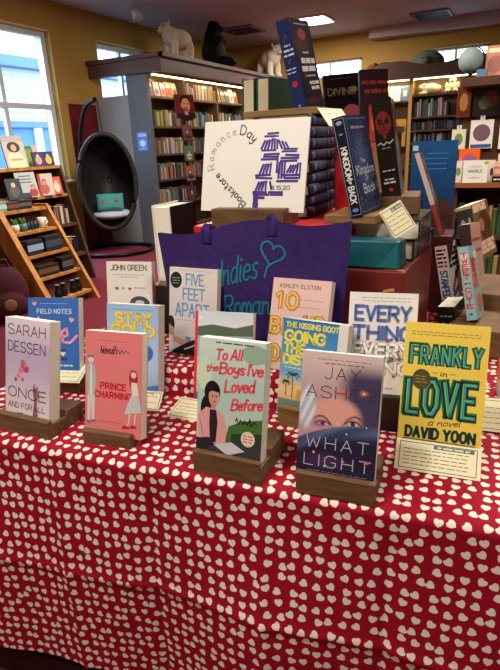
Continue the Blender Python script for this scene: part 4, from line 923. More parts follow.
# 2 blue book with pink love script and dashed sky figures
def c_field(a):
    bg(a, S(52, 106, 182)); a.tiny(0.25, 0.8, 0.07, S(190, 206, 226), 0.0012)
    a.text('FIELD NOTES', 0.18, 0.86, 0.135, 0.185, S(200, 214, 230), 0.0022, gap=2.0); p = S(240, 150, 170)
    a.heart(0.13, 0.07, 0.032, p, 10); a.heart(0.86, 0.26, 0.036, p, -12)
    a.line([(0.20, 0.23), (0.14, 0.45), (0.22, 0.53), (0.40, 0.50), (0.40, 0.40), (0.30, 0.42), (0.34, 0.52), (0.50, 0.46), (0.56, 0.40), (0.58, 0.52), (0.66, 0.40)], 0.006, p)
    a.line([(0.62, 0.47), (0.78, 0.44), (0.76, 0.36), (0.66, 0.40), (0.68, 0.52), (0.82, 0.53), (0.97, 0.44)], 0.006, p)
    a.heart(0.68, 0.66, 0.035, S(226, 214, 196), 8); a.ell(0.70, 0.62, 0.04, 0.02, S(90, 60, 60)); a.rect(0.64, 0.70, 0.76, 0.74, S(40, 70, 120)); a.tiny(0.60, 0.86, 0.80, S(220, 220, 220), 0.004, 0.012); a.tiny(0.62, 0.80, 0.87, S(200, 210, 230), 0.002); a.line([(0.1, .94), (.95, .94)], 0.0008, S(120, 160, 210))
book('royal-blue paperback with pink hearts and looping pink script', (-1.054, 0.923, 0.782), (15.5, 0, 17), 0.141, 0.22, 0.028, c_field, S(52, 106, 182))
stand('dark brown book stand under the royal-blue paperback', (-1.054, 0.923, TZ), 17, 0.15, 0.036, 0.030)
card('cream shelf card lying on the stand below the royal-blue book', (-1.020, 0.893, 0.7885), (-72, 0, 17), 0.13, 0.075, lines=3, title=False)
# 3 pink book with two drawn figures
def c_prince(a):
    bg(a, S(224, 126, 128)); r_ = S(206, 40, 62); a.tiny(0.24, 0.76, 0.085, S(120, 60, 66), 0.0010)
    k_ = S(60, 30, 36)
    a.text('Hannah', 0.27, 0.52, 0.135, 0.21, k_, 0.0013, slant=.2, gap=.5); a.text('Hardin', 0.55, 0.78, 0.135, 0.205, k_, 0.0013, slant=.2, gap=.5) if False else a.line([(.27,.21),(.29,.14),(.30,.21),(.32,.17),(.35,.20),(.37,.16),(.40,.20),(.43,.16),(.45,.20),(.49,.18),(.52,.21),(.54,.13),(.56,.21),(.58,.16),(.62,.20),(.65,.16),(.68,.20),(.72,.17),(.78,.19)], 0.0014, k_)
    a.text('PRINCE', 0.28, 0.72, 0.49, 0.545, r_, 0.0034, gap=1.8); a.text('CHARMING', 0.18, 0.82, 0.575, 0.63, r_, 0.0034, gap=1.8); a.tiny(0.28, 0.64, 0.865, S(170, 60, 74), 0.0012)
    g = S(176, 184, 184); d = S(110, 120, 124)
    a.ell(0.10, 0.275, 0.055, 0.035, S(228, 206, 200)); a.poly([(0.04, .27), (.06, .235), (.15, .235), (.16, .265), (.1, .25)], d)
    a.poly([(0.03, .33), (.10, .31), (.17, .34), (.20, .50), (.17, .62), (.04, .62), (.02, .45)], g); a.poly([(.09, .32), (.12, .32), (.13, .62), (.08, .62)], S(226, 220, 214))
    a.poly([(.04, .62), (.18, .62), (.17, .87), (.12, .87), (.11, .68), (.09, .88), (.04, .88)], S(214, 210, 204)); a.rect(.03, .87, .10, .90, d); a.rect(.12, .86, .19, .885, d)
    a.poly([(.78, .40), (.82, .345), (.90, .35), (.93, .41), (.93, .50), (.87, .52), (.84, .45), (.80, .52)], S(180, 40, 44)); a.ell(.86, .39, .045, .03, S(228, 206, 200))
    a.poly([(.82, .46), (.92, .46), (.95, .58), (.84, .59)], S(226, 224, 218)); a.poly([(.82, .585), (.95, .585), (1.0, .74), (.70, .77)], S(196, 206, 204))
    a.line([(.80, .76), (.78, .86), (.74, .89)], .003, S(228, 206, 200)); a.line([(.90, .76), (.88, .87)], .003, S(228, 206, 200)); a.poly([(.66, .90), (.72, .875), (.80, .89), (.80, .905), (.66, .915)], S(190, 36, 50)); a.poly([(.80, .89), (.86, .86), (.92, .88), (.92, .895), (.80, .90)], S(190, 36, 50))
book('salmon-pink paperback with a grey-suited man and a red-haired woman drawn on it', (-0.730, 0.765, 0.776), (14, 0, 7.8), 0.136, 0.222, 0.024, c_prince, S(224, 126, 128))
stand('small low brown book stand under the salmon-pink paperback', (-0.735, 0.765, TZ), 7.8, 0.115, 0.030, 0.026, back=0.03)
# 4 pale blue book with yellow capitals and heart
def c_stay(a):
    bg(a, lambda u, v: mix(S(150, 190, 226), S(176, 206, 232), v), (1, 6)); a.tiny(0.12, 0.9, 0.06, S(90, 120, 160), 0.0014)
    y = S(236, 214, 80)
    a.text('STAY', 0.18, 0.86, 0.10, 0.21, S(180, 150, 50), 0.0085); a.text('STAY', 0.175, 0.855, 0.097, 0.207, y, 0.0064); a.text('GOLD', 0.10, 0.92, 0.235, 0.345, S(180, 150, 50), 0.0085); a.text('GOLD', 0.095, 0.915, 0.232, 0.342, y, 0.0064)
    a.heart(0.62, 0.56, 0.19, S(46, 112, 190), -8); a.poly([(0, .93), (.3, .90), (.7, .92), (1, .88), (1, 1), (0, 1)], S(70, 140, 206))
book('pale blue paperback with yellow capitals and a deep blue heart', (-0.821, 0.95, 0.778), (12, 0, 8.2), 0.141, 0.22, 0.033, c_stay, S(150, 190, 226))
stand('brown book stand under the pale blue paperback', (-0.821, 0.95, TZ), 8.2, 0.14, 0.032, 0.035)
card('cream shelf card propped beside the pale blue paperback', (-0.765, 0.905, TZ + 0.004), (-50, 0, 12), 0.09, 0.05, lines=2, title=False)
# 5 white book with thin capitals and tiny hearts
def c_john(a):
    bg(a, S(232, 226, 214)); a.text('JOHN GREEN', 0.10, 0.88, 0.045, 0.115, S(60, 60, 64), 0.0026); a.tiny(0.16, 0.84, 0.175, S(90, 90, 90), 0.0014); a.tiny(0.3, 0.7, 0.205, S(90, 90, 90), 0.0014)
    a.ell(0.22, 0.36, 0.05, 0.022, S(90, 160, 60)); a.heart(0.36, 0.36, 0.022, S(140, 140, 200)); a.heart(0.51, 0.365, 0.028, S(206, 50, 56)); a.tiny(0.62, 0.84, 0.35, S(120, 140, 130), 0.003); a.ell(0.72, 0.56, 0.22, 0.10, S(70, 76, 92)); a.ell(0.72, 0.545, 0.10, 0.03, S(214, 210, 200))
book('white paperback with thin grey capitals and a row of tiny hearts', (-0.989, 1.166, RZ + 0.003), (10.6, 0, 12), 0.142, 0.212, 0.022, c_john, S(228, 222, 212), sink=0.0)
# 6 grey-white book with blue brush capitals, seated person
def c_five(a):
    bg(a, lambda u, v: mix(S(222, 214, 208), S(204, 196, 196), v), (1, 6)); b = S(110, 160, 206)
    a.text('FIVE', 0.36, 0.72, 0.07, 0.19, b, 0.0042); a.text('FEET', 0.30, 0.74, 0.235, 0.36, b, 0.0042); a.text('APART', 0.14, 0.84, 0.41, 0.555, b, 0.0048)
    a.ell(0.14, 0.145, 0.125, 0.095, S(30, 30, 34)); [a.tiny(0.07, 0.21, 0.12 + 0.03 * i, S(190, 190, 180), 0.0014) for i in range(3)]; a.tiny(0.2, 0.9, 0.03, S(150, 150, 150), 0.001); a.tiny(0.16, 0.8, 0.60, S(150, 150, 156), 0.0012)
    a.ell(0.04, 0.66, 0.08, 0.10, S(40, 28, 26)); a.poly([(0, .66), (.10, .70), (.12, .80), (.34, .83), (.46, .80), (.47, .84), (.30, .90), (.08, .86), (0, .84)], S(204, 150, 124)); a.poly([(0, .78), (.08, .80), (.10, .95), (0, .97)], S(220, 214, 212))
    a.poly([(.05, 1), (.1, .96), (.45, .84), (.62, .80), (.85, .84), (1, .80), (1, 1)], S(26, 26, 32)); a.rect(.36, .79, .48, .84, S(120, 140, 160)); a.line([(.35, .94), (.5, .90), (.62, .86)], .004, S(190, 180, 170))
book('pale grey book with blue brushed capitals, a black round seal and a seated figure', (-0.734, 1.092, RZ + 0.003), (10.2, 0, 0), 0.142, 0.224, 0.019, c_five, S(210, 204, 200), sink=0.0)
# 7 beach-scene paperback with red spine
def c_seq(a):
    bg(a, lambda u, v: mix(S(200, 216, 226), S(236, 226, 220), v * 3), (1, 12)); a.rect(0, 0, .05, 1, S(214, 52, 66))
    a.poly([(.05, .17), (.3, .14), (.7, .17), (1, .12), (1, .26), (.05, .27)], S(84, 104, 84)); a.poly([(.05, .27), (1, .25), (1, .5), (.05, .5)], S(150, 176, 190)); a.text('THE LAKE', .22, .86, .31, .38, S(222, 110, 110), .0024) if False else a.tiny(.2, .86, .35, S(222, 120, 116), .006, .02)
    a.rect(.05, .5, 1, 1, S(206, 196, 176)); a.ell(.1, .07, .03, .02, S(240, 236, 230)); a.rect(.05, .9, .2, 1, S(90, 120, 180))
book('lakeside-scene paperback with a red spine behind the pink-jacket book', (-0.595, 0.994, TZ + 0.012), (15, 0, 9.6), 0.144, 0.215, 0.022, c_seq, S(214, 52, 66), sink=0.0)
stand('low flat book stand under the lakeside paperback', (-0.595, 0.990, TZ), 9.6, 0.12, 0.012 + SLOT, 0.024, back=0.02, front=0.015) if False else None
card('cream shelf card flat on the cloth in front of the lakeside paperback', (-0.635, 0.905, TZ + 0.004), (-78, 0, 4), 0.11, 0.075, lines=4, title=False)
# 8 figure in pink jacket with rose brush lettering
def c_toall(a):
    bg(a, lambda u, v: mix(mix(S(206, 222, 214), S(176, 206, 196), sstep(0, .4, v)), S(196, 206, 190), sstep(.5, .8, v)), (1, 14))
    a.poly([(.5, .72), (.7, .66), (1, .62), (1, 1), (.4, 1)], S(70, 110, 52)); a.poly([(.55, .78), (1, .74), (1, 1), (.5, 1)], S(40, 66, 44)); a.rect(0, .86, 1, 1, S(60, 58, 60))
    a.ell(.85, .10, .2, .08, S(150, 180, 160)); a.ell(.1, .3, .12, .14, S(206, 224, 200)); a.tiny(.26, .84, .03, S(40, 40, 44), .0022, .012)
    r_ = S(222, 84, 100)
    a.text('To All', .26, .66, .09, .175, r_, .0040, slant=.15, gap=.9, rise=.02, space=1.8); a.text('the', .12, .30, .225, .285, r_, .0030, slant=.15, gap=.8, rise=.02); a.text("Boys I've", .33, .97, .195, .285, r_, .0042, slant=.12, gap=.8, rise=.02, space=1.6)
    a.text('Loved', .42, .86, .335, .435, r_, .0044, slant=.12, gap=.8, rise=.03); a.text('Before', .53, .98, .49, .58, r_, .0042, slant=.15, gap=.8, rise=.04); a.line([(.60, .665), (.62, .64), (.65, .69), (.68, .65), (.72, .68), (.74, .65), (.78, .68), (.82, .63), (.83, .69), (.88, .65), (.92, .67)], .0022, K)
    a.ell(.23, .455, .125, .10, S(26, 20, 22)); a.ell(.155, .60, .10, .12, S(26, 20, 22)); a.ell(.26, .49, .085, .082, S(206, 156, 132)); a.ell(.235, .485, .014, .007, K); a.ell(.295, .485, .014, .007, K); a.ell(.268, .532, .024, .008, S(170, 70, 76)); a.line([(.27, .49), (.276, .512)], .0012, S(170, 120, 98)); a.rect(.22, .555, .29, .61, S(196, 146, 122)); a.poly([(.15, .47), (.18, .41), (.30, .40), (.34, .45), (.22, .44)], S(26, 20, 22))
    a.poly([(.02, .66), (.14, .585), (.22, .59), (.30, .60), (.42, .63), (.47, .75), (.46, .90), (.05, .92)], S(226, 160, 160)); a.poly([(.20, .60), (.30, .60), (.33, .70), (.31, .88), (.22, .88), (.20, .72)], S(44, 32, 44)); a.line([(.05, .70), (.12, .88)], .002, S(190, 120, 124))
    a.poly([(.28, .90), (.55, .85), (.76, .91), (.5, .97)], S(206, 206, 214)); a.poly([(.0, .87), (.2, .84), (.3, .90), (.1, .96), (0, .95)], S(40, 36, 42)); a.ell(.80, .80, .105, .065, S(226, 214, 196)); [a.tiny(.73, .87, .775 + .025 * i, S(206, 80, 80), .002) for i in range(3)]
book('paperback with rose brush lettering over a dark-haired figure in a pink jacket', (-0.447, 0.756, 0.795), (12.3, 0, 2.1), 0.134, 0.224, 0.028, c_toall, S(200, 216, 208))
stand('mid-brown book stand under the pink-jacket paperback', (-0.445, 0.756, TZ), 2.1, 0.138, 0.046, 0.030, front=0.015, back=0.075)
# 9 pale pink book with gold balloon letters
def c_blind(a):
    bg(a, S(226, 190, 182)); a.text('ASHLEY ELSTON', .12, .82, .06, .10, S(110, 84, 84), .0016, gap=1.8); g = S(206, 150, 44); g2 = S(240, 206, 110)
    for t_, u0, u1, v0, v1 in (('10', .10, .46, .16, .32), ('BL', .04, .40, .44, .60), ('ND', .62, .95, .40, .56), ('DAT', .10, .62, .74, .9)):
        a.text(t_, u0, u1, v0, v1, S(160, 110, 30), .0115, gap=2.4); a.text(t_, u0, u1, v0, v1, g, .0090, gap=2.4); a.text(t_, u0 - .008, u1 - .008, v0 - .006, v1 - .006, g2, .0030, gap=2.4)
    a.tiny(.5, .9, .22, S(150, 110, 110), .001); a.tiny(.5, .86, .30, S(150, 110, 110), .001)
book('pale pink book with shiny gold balloon letters', (-0.449, 1.083, RZ + 0.003), (17.9, 0, -1.3), 0.146, 0.218, 0.026, c_blind, S(226, 190, 182), sink=0.0)
# 10 blue and sand palm-tree book
def c_kiss(a):
    bg(a, lambda u, v: mix(mix(S(30, 120, 186), S(110, 170, 206), v * 1.6), S(224, 190, 130), sstep(.55, .72, v)), (1, 20)); y = S(240, 222, 70)
    a.text('THE KISSING BOOTH', .05, .92, .035, .085, y, .0026); a.text('GOING', .05, .66, .125, .225, y, .0058); a.text('THE', .05, .36, .255, .345, y, .0055); a.text('DISTANCE', .05, .96, .375, .465, y, .0055); a.tiny(.08, .5, .505, S(220, 230, 240), .002)
    a.rect(0, .84, 1, 1, S(110, 140, 136)); a.rect(.3, .72, .9, .84, S(206, 150, 70))
    for u, v, s_ in ((.22, .58, 1), (.12, .66, .6)):
        a.line([(u, v), (u + .01, v + .24 * s_)], .0018, S(50, 50, 40))
        for k_ in range(8):
            t_ = 2 * pi * k_ / 8; a.line([(u, v), (u + .06 * s_ * cos(t_), v + .02 * s_ * sin(t_) - .012 * s_), (u + .11 * s_ * cos(t_), v + .045 * s_ * sin(t_) + .012)], .0022, S(36, 54, 40))
    a.rect(.86, 0, 1, 1, S(226, 224, 220))
book('blue-sky paperback with yellow block capitals and palm trees', (-0.375, 0.985, 0.780), (13, 0, -4), 0.150, 0.212, 0.030, c_kiss, S(40, 120, 180))
stand('tan book stand under the palm-tree paperback', (-0.372, 0.985, TZ), -2, 0.13, 0.044, 0.032, back=0.03, mat=WOODT)
# 11 lilac portrait with navy scarf
def c_light(a):
    def f(u, v):
        c = mix(S(212, 192, 190), S(190, 150, 160), sstep(.0, .4, v))
        c = mix(c, S(66, 60, 92), sstep(.52, .80, u + .12 * sin(6 * v)) * (1 - sstep(.52, .66, v)) * sstep(.03, .20, v))     # dark hood at one side
        d = math.hypot((u - .47) / .36, (v - .52) / .20); c = mix(c, S(222, 160, 150), 1 - sstep(.70, 1.05, d))            # forehead and cheeks
        d = math.hypot((u - .10) / .13, (v - .44) / .20); c = mix(c, mix(S(226, 226, 232), S(170, 176, 200), .5 + .5 * sin(60 * u + 40 * v)), 1 - sstep(.6, 1.05, d))   # fur trim
        for x, dv in ((.31, .012), (.69, -.012)):
            e_ = (v - .545 - dv); w_ = .115
            d = math.hypot((u - x) / w_, e_ / .034); c = mix(c, S(120, 74, 110), .75 * (1 - sstep(.5, 1.15, d)))           # eye socket
            d = math.hypot((u - x) / .085, (e_ - .004) / .016); c = mix(c, S(214, 196, 206), 1 - sstep(.75, 1.0, d))
            d = math.hypot((u - x) / .034, (e_ - .003) / .020); c = mix(c, S(40, 44, 70), 1 - sstep(.75, 1.0, d))
            lid = abs(e_ + .014 - .030 * ((u - x) / w_) ** 2); c = mix(c, S(36, 22, 38), (1 - sstep(.003, .007, lid)) * (1 - sstep(.85, 1.0, abs(u - x) / w_)))
            br = abs(e_ + .052 - .045 * ((u - x) / w_) ** 2 - .02 * (u - x) / w_ * (1 if x < .5 else -1)); c = mix(c, S(96, 66, 66), (1 - sstep(.004, .012, br)) * (1 - sstep(.8, 1.1, abs(u - x) / .13)))
        d = math.hypot((u - .50) / .025, (v - .57) / .06); c = mix(c, S(236, 186, 176), .7 * (1 - sstep(.3, 1.1, d)))
        c = mix(c, S(130, 60, 150), .55 * (1 - sstep(.2, 1.0, math.hypot((u - .25) / .14, (v - .57) / .05))))
        s_ = v - (.695 - .15 * u - .05 * sin(3.2 * u)); c = mix(c, mix(mix(S(92, 110, 150), S(60, 74, 116), .5 + .5 * sin(50 * s_ + 9 * u)), S(36, 30, 62), sstep(.0, .15, s_)), sstep(-.008, .010, s_))
        c = mix(c, S(100, 50, 116), .45 * (1 - sstep(.2, 1.0, math.hypot((u - .35) / .35, (v - .86) / .09))))
        c = mix(c, S(226, 116, 116), .6 * (1 - sstep(.1, 1.0, math.hypot((u - .52) / .14, (v - .30) / .05))))
        c = mix(c, S(230, 130, 90), .6 * (1 - sstep(.1, 1.0, math.hypot((u - .80) / .08, (v - .29) / .04))))
        return c
    bg(a, f, (72, 108)); d = S(60, 52, 64)
    a.tiny(.2, .86, .055, S(150, 90, 100), .0012); a.tiny(.3, .78, .085, S(150, 60, 70), .0018, .006)
    a.text('JAY', .30, .74, .115, .205, d, .0016, gap=2); a.text('ASHER', .08, .94, .265, .355, d, .0016, gap=1.6); w_ = S(186, 186, 200)
    a.text('WHAT', .12, .90, .67, .76, w_, .0015, gap=2.2); a.text('LIGHT', .10, .94, .815, .905, w_, .0015, gap=2.2); a.tiny(.15, .9, .945, S(130, 120, 150), .0012); a.tiny(.2, .85, .965, S(130, 120, 150), .0010)
    for u, v, r_, c in ((.80, .29, .018, (250, 190, 120)), (.90, .82, .02, (240, 90, 90)), (.22, .80, .016, (250, 160, 90)), (.37, .90, .016, (120, 220, 130)), (.62, .62, .014, (140, 200, 220)), (.60, .84, .014, (220, 120, 200)), (.86, .55, .01, (220, 210, 220))): a.ell(u, v, r_, r_ * .63, S(*c))
book('lilac and navy paperback with a close-up face above a dark scarf', (-0.247, 0.776, 0.789), (14.9, 0, 5), 0.138, 0.222, 0.022, c_light, S(190, 176, 190), mat=GLOSS)
stand('walnut-brown book stand under the lilac and navy face paperback', (-0.243, 0.776, TZ), 5, 0.138, 0.042, 0.024, front=0.016, back=0.05)
# 12 white book, blue capitals, flowers
def c_every(a):
    bg(a, S(232, 228, 222)); a.tiny(.18, .9, .05, S(120, 130, 150), .0012); a.tiny(.2, .88, .08, S(120, 130, 150), .0012)
    rr2 = random.Random(3)
    for i in range(120):
        u = rr2.uniform(.03, .97); v = rr2.gauss(.58, .07); r_ = rr2.uniform(.012, .035); a.ell(u, v, r_, r_ * .7, S(*rr2.choice([(90, 130, 80), (170, 80, 120), (60, 90, 60), (190, 120, 150), (120, 90, 150), (200, 170, 120), (80, 110, 140)])), rr2.uniform(0, 90), 8)
    b = S(86, 110, 176); w_ = S(244, 242, 238)
    a.text('EVERY', .10, .90, .13, .26, b, .0062); a.text('THING', .08, .94, .32, .44, b, .0062)
    for c, q in ((S(120, 110, 110), .0078), (w_, .0062)): a.text('EVERY', .08, .92, .485, .60, c, q); a.text('THING', .06, .94, .655, .765, c, q)
    a.tiny(.3, .7, .9, S(150, 150, 160), .0016)
book('white hardcover with blue capitals over a band of tiny flowers', (-0.236, 1.041, 0.829), (17, 0, 9.8), 0.140, 0.222, 0.026, c_every, S(228, 224, 218))
stand('tall dark book stand under the white flower-banded hardcover', (-0.236, 1.041, TZ), 9.8, 0.13, 0.080, 0.028, mat=DARKW, back=0.04)
# 13 yellow hardcover with green cut-paper capitals
def c_frank(a):
    bg(a, S(238, 208, 88)); [a.tiny(.08, .9, .075 + .022 * i, S(80, 70, 40), .0011) for i in range(2)]
    for t_, u0, u1, v0, v1, q in (('FRANKLY', .09, .92, .185, .33, .0105), ('LOVE', .08, .88, .475, .74, .0190)):
        a.text(t_, u0, u1, v0, v1, S(40, 120, 60), q, gap=2.2); a.text(t_, u0 + .006, u1 + .006, v0 + .004, v1 + .004, S(24, 40, 44), q * .72, gap=2.2); a.text(t_, u0 + .010, u1 + .010, v0 + .004, v1 + .004, S(60, 150, 160), q * .34, gap=2.2); a.text(t_, u0 - .004, u1 - .004, v0 + .002, v1 + .002, S(120, 190, 90), q * .12, gap=2.2)
    a.text('in', .46, .54, .385, .425, K, .0016, slant=.2); a.line([(.36, .405), (.42, .405)], .001, K); a.line([(.58, .405), (.64, .405)], .001, K)
    a.text('a novel', .36, .74, .79, .84, K, .0014, slant=.25, gap=.7, rise=.02); a.text('DAVID YOON', .10, .92, .865, .945, S(20, 60, 56), .0052, gap=1.8)
    a.ell(.24, .465, .115, .085, S(84, 74, 40)); [a.tiny(.17, .31, .44 + .025 * i, S(190, 170, 90), .0012) for i in range(3)]
book('yellow hardcover with green-edged cut-out capitals and a round brown seal', (-0.100, 0.955, 0.791), (17.2, 0, 5.9), 0.150, 0.232, 0.032, c_frank, S(120, 170, 110), S(230, 200, 90), hard=True)
stand('brown book stand hidden behind the card under the yellow hardcover', (-0.100, 0.955, TZ), 5.9, 0.13, 0.042, 0.034, front=0.016)
card('large cream shelf card with dark border hanging below the yellow hardcover', (-0.093, 0.898, TZ + 0.004), (-42, 0, 6), 0.150, 0.058, lines=5)
card('cream shelf card curling on the cloth by the frame edge', (0.02, 1.10, TZ + 0.006), (-55, 0, 8), 0.13, 0.08, lines=4, title=False)

# ------------------------------------------------------------------ behind the front rows: crate, boxes, tote, sign
cr = thing('wooden_crate', 'dark wooden crate behind the tote bag carrying the red box', 'crate', (-0.965, 1.255, TZ + 0.003))
MB().box((0.0, 0.0, 0.0), (0.52, 0.012, 0.205)).build('front_panel', DARKW, cr)
MB().box((0.0, 0.012, 0.0), (0.012, 0.48, 0.19)).build('side_panel', DARKW, cr); MB().box((0.508, 0.012, 0.0), (0.52, 0.48, 0.19)).build('side_panel', DARKW, cr); MB().box((0.012, 0.468, 0), (0.508, 0.48, 0.19)).build('back_panel', DARKW, cr)
MB().box((0.0, 0.0121, 0.19), (0.52, 0.48, 0.205)).build('top_board', WOODT, cr)
REDP = M('red_wrap', S(206, 38, 44), 0.45); REDD = M('dark_red_wrap', S(112, 36, 32), 0.4)
rb = thing('gift_box', 'bright red box under the round-lettered white sign, behind the tote bag', 'box', (-0.82, 1.29, 0.958), (0, 0, 0))
bevel(MB().box((0, 0, 0), (0.40, 0.44, 0.150)).build('box_body', REDP, rb), 0.004); bevel(MB().box((-0.004, -0.004, 0.1501), (0.403, 0.444, 0.172)).build('lid', REDP, rb), 0.004)
rb = thing('gift_box', 'dark red wrapped box with gold streaks under the teal parcel', 'box', (-0.402, 1.265, TZ + 0.003), (0, 0, 0))
RTOP = 1.04
bevel(MB().box((0, 0, 0), (0.166, 0.40, RTOP - TZ - 0.003)).build('box_body', REDD, rb), 0.004)
GOLD = M('gold_foil', S(226, 176, 110), 0.3, metal=0.4)
m = MB()
for (x, z, dx, dz) in ((0.07, 0.17, 0.035, 0.014), (0.145, 0.20, 0.012, -0.03), (0.115, 0.235, 0.03, 0.005), (0.03, 0.10, 0.03, 0.016), (0.14, 0.08, 0.008, -0.03), (0.09, 0.05, 0.02, 0.01)):
    m.add([(x, -0.0006, z), (x + dx, -0.0006, z + dz), (x + dx - 0.004, -0.0006, z + dz + 0.007), (x + 0.004, -0.0006, z + 0.006)], [(0, 1, 2, 3)])
m.add([(0.11, 0.012, RTOP - TZ - 0.0022), (0.16, 0.006, RTOP - TZ - 0.0022), (0.16, 0.018, RTOP - TZ - 0.0022), (0.115, 0.024, RTOP - TZ - 0.0022)], [(0, 1, 2, 3)])
tag(m.build('gold_streak', GOLD, rb), kind=None)
MB().box((0.0, -0.0009, 0.10), (0.166, -0.0003, 0.104)).build('wrap_fold', M('wrap_fold', S(176, 70, 54), 0.4), rb)
tp = thing('wrapped_parcel', 'teal wrapped parcel with folded end on the dark red box', 'parcel', (-0.325, 1.272, RTOP + 0.001), (0, 0, 3))
TEAL = M('teal_wrap', S(18, 86, 98), 0.35)
m = MB(); w_, d_, h_ = 0.155, 0.085, 0.068
m.add([(-w_/2, 0, 0.004), (w_/2 - 0.004, 0.004, 0.0), (w_/2, d_ - 0.004, 0.0), (-w_/2, d_, 0.002), (-w_/2, 0.006, h_), (w_/2 - 0.008, 0.010, h_ - 0.001), (w_/2 - 0.004, d_ - 0.008, h_ - 0.003), (-w_/2, d_ - 0.004, h_), (w_/2 + 0.004, 0.04, 0.03)],
      [(3, 2, 1, 0), (4, 5, 6, 7), (0, 1, 5, 4), (2, 3, 7, 6), (3, 0, 4, 7), (1, 2, 8), (2, 6, 8), (6, 5, 8), (5, 1, 8)])
bevel(m.build('parcel_body', TEAL, tp), 0.004, 2)
m = MB(); m.add([(0.02, -0.0008, 0.006), (0.068, 0.003, 0.004), (0.066, 0.0085, 0.062)], [(0, 1, 2)]); m.build('folded_flap', M('teal_wrap_flap', S(24, 100, 112), 0.35), tp)

# tote bag
TOTE = M('purple_canvas', S(56, 32, 104), 0.8, noise=(S(48, 26, 92), 70, (1, 1, 1)), bump=0.15)
tt = thing('tote_bag', 'purple canvas tote bag with teal script and heart outline, propped behind the front books', 'bag', (-0.592, 1.165, RZ + 0.006), (0, 0, 5.5))
TWd, THt = 0.50, 0.335
def tote_pt(u, v, back=0):
    x = (u - .5) * TWd * (0.90 + 0.10 * v); top = THt - 0.034 * (1 - u) ** 1.5 - 0.010 * sin(3 * pi * u)
    y = 0.010 * sin(9 * u + 3 * v) * v * 0.5 + 0.008 * sin(23 * u) * v * 0.35 - 0.020 * sin(pi * v) * sin(pi * u) * 0.5
    return (x, y + (0.012 + 0.022 * (1 - v) * sin(pi * u) if back else 0), v * top)
m = MB(); m.grid(lambda u, v: tote_pt(u, v), 50, 30); m.grid(lambda u, v: tote_pt(u, v, 1), 50, 30)
for e_ in (0, 1): m.grid(lambda u, v: tuple(Vector(tote_pt(e_, v, 0)).lerp(Vector(tote_pt(e_, v, 1)), u)), 2, 30)
m.build('bag_body', TOTE, tt, True)
def strap(u0, u1, back):
    a_ = Vector(tote_pt(u0, 1.0)); b_ = Vector(tote_pt(u1, 1.0)); k_ = 1 if back else -1; o0 = 0.016 if back else 0.0
    path = [Vector(tote_pt(u0, 0.90)) + Vector((0, o0 - .001 * 1, 0)), Vector(tote_pt(u0, 0.95)) + Vector((0, o0 - .002, 0)), a_ + Vector((0.0, 0.004, 0.006)), a_ + Vector((0.02, 0.026, -0.01)), a_.lerp(b_, 0.3) + Vector((0, 0.034, -0.035)), a_.lerp(b_, 0.7) + Vector((0, 0.034, -0.035)), b_ + Vector((-0.02, 0.026, -0.01)), b_ + Vector((0.0, 0.004, 0.006)), Vector(tote_pt(u1, 0.95)) + Vector((0, o0 - .002, 0)), Vector(tote_pt(u1, 0.90)) + Vector((0, o0 - .001, 0))]
    path = smooth_path(path, 5); mm = MB(); n = len(path); P = []
    for i, q_ in enumerate(path):
        t_ = (path[min(i + 1, n - 1)] - path[max(i - 1, 0)]).normalized(); s_ = t_.cross(Vector((0, 1, 0))) if abs(t_.y) < .9 else Vector((1, 0, 0)); s_ = s_.normalized() * 0.0125; P += [q_ + s_, q_ - s_]
    mm.add(P, [(2 * i, 2 * i + 1, 2 * i + 3, 2 * i + 2) for i in range(n - 1)]); o_ = mm.build('handle', TOTE, tt, True); sd_ = o_.modifiers.new('t', 'SOLIDIFY'); sd_.thickness = 0.002; sd_.offset = 0
strap(0.28, 0.62, 0)
a = Art(TWd, THt); a.m = MB(); a.mk = lambda p: (lambda q_: (q_[0], q_[1] - 0.0015 + p[1], q_[2]))(tote_pt(p[0] / TWd + .5, p[2] / THt))
TEALP = S(28, 122, 146)
a.text('Indies', .345, .545, .26, .46, TEALP, .0050, slant=.12, gap=.9, rise=.05); a.heart(.625, .22, .10, TEALP, -14, .0050); a.line([(.60, .32), (.585, .40)], .005, TEALP)
a.text('Romance', .35, .70, .54, .70, TEALP, .0055, slant=.12, gap=.9, rise=.03)
a.m.build('printed_lettering', PRINT, tt)

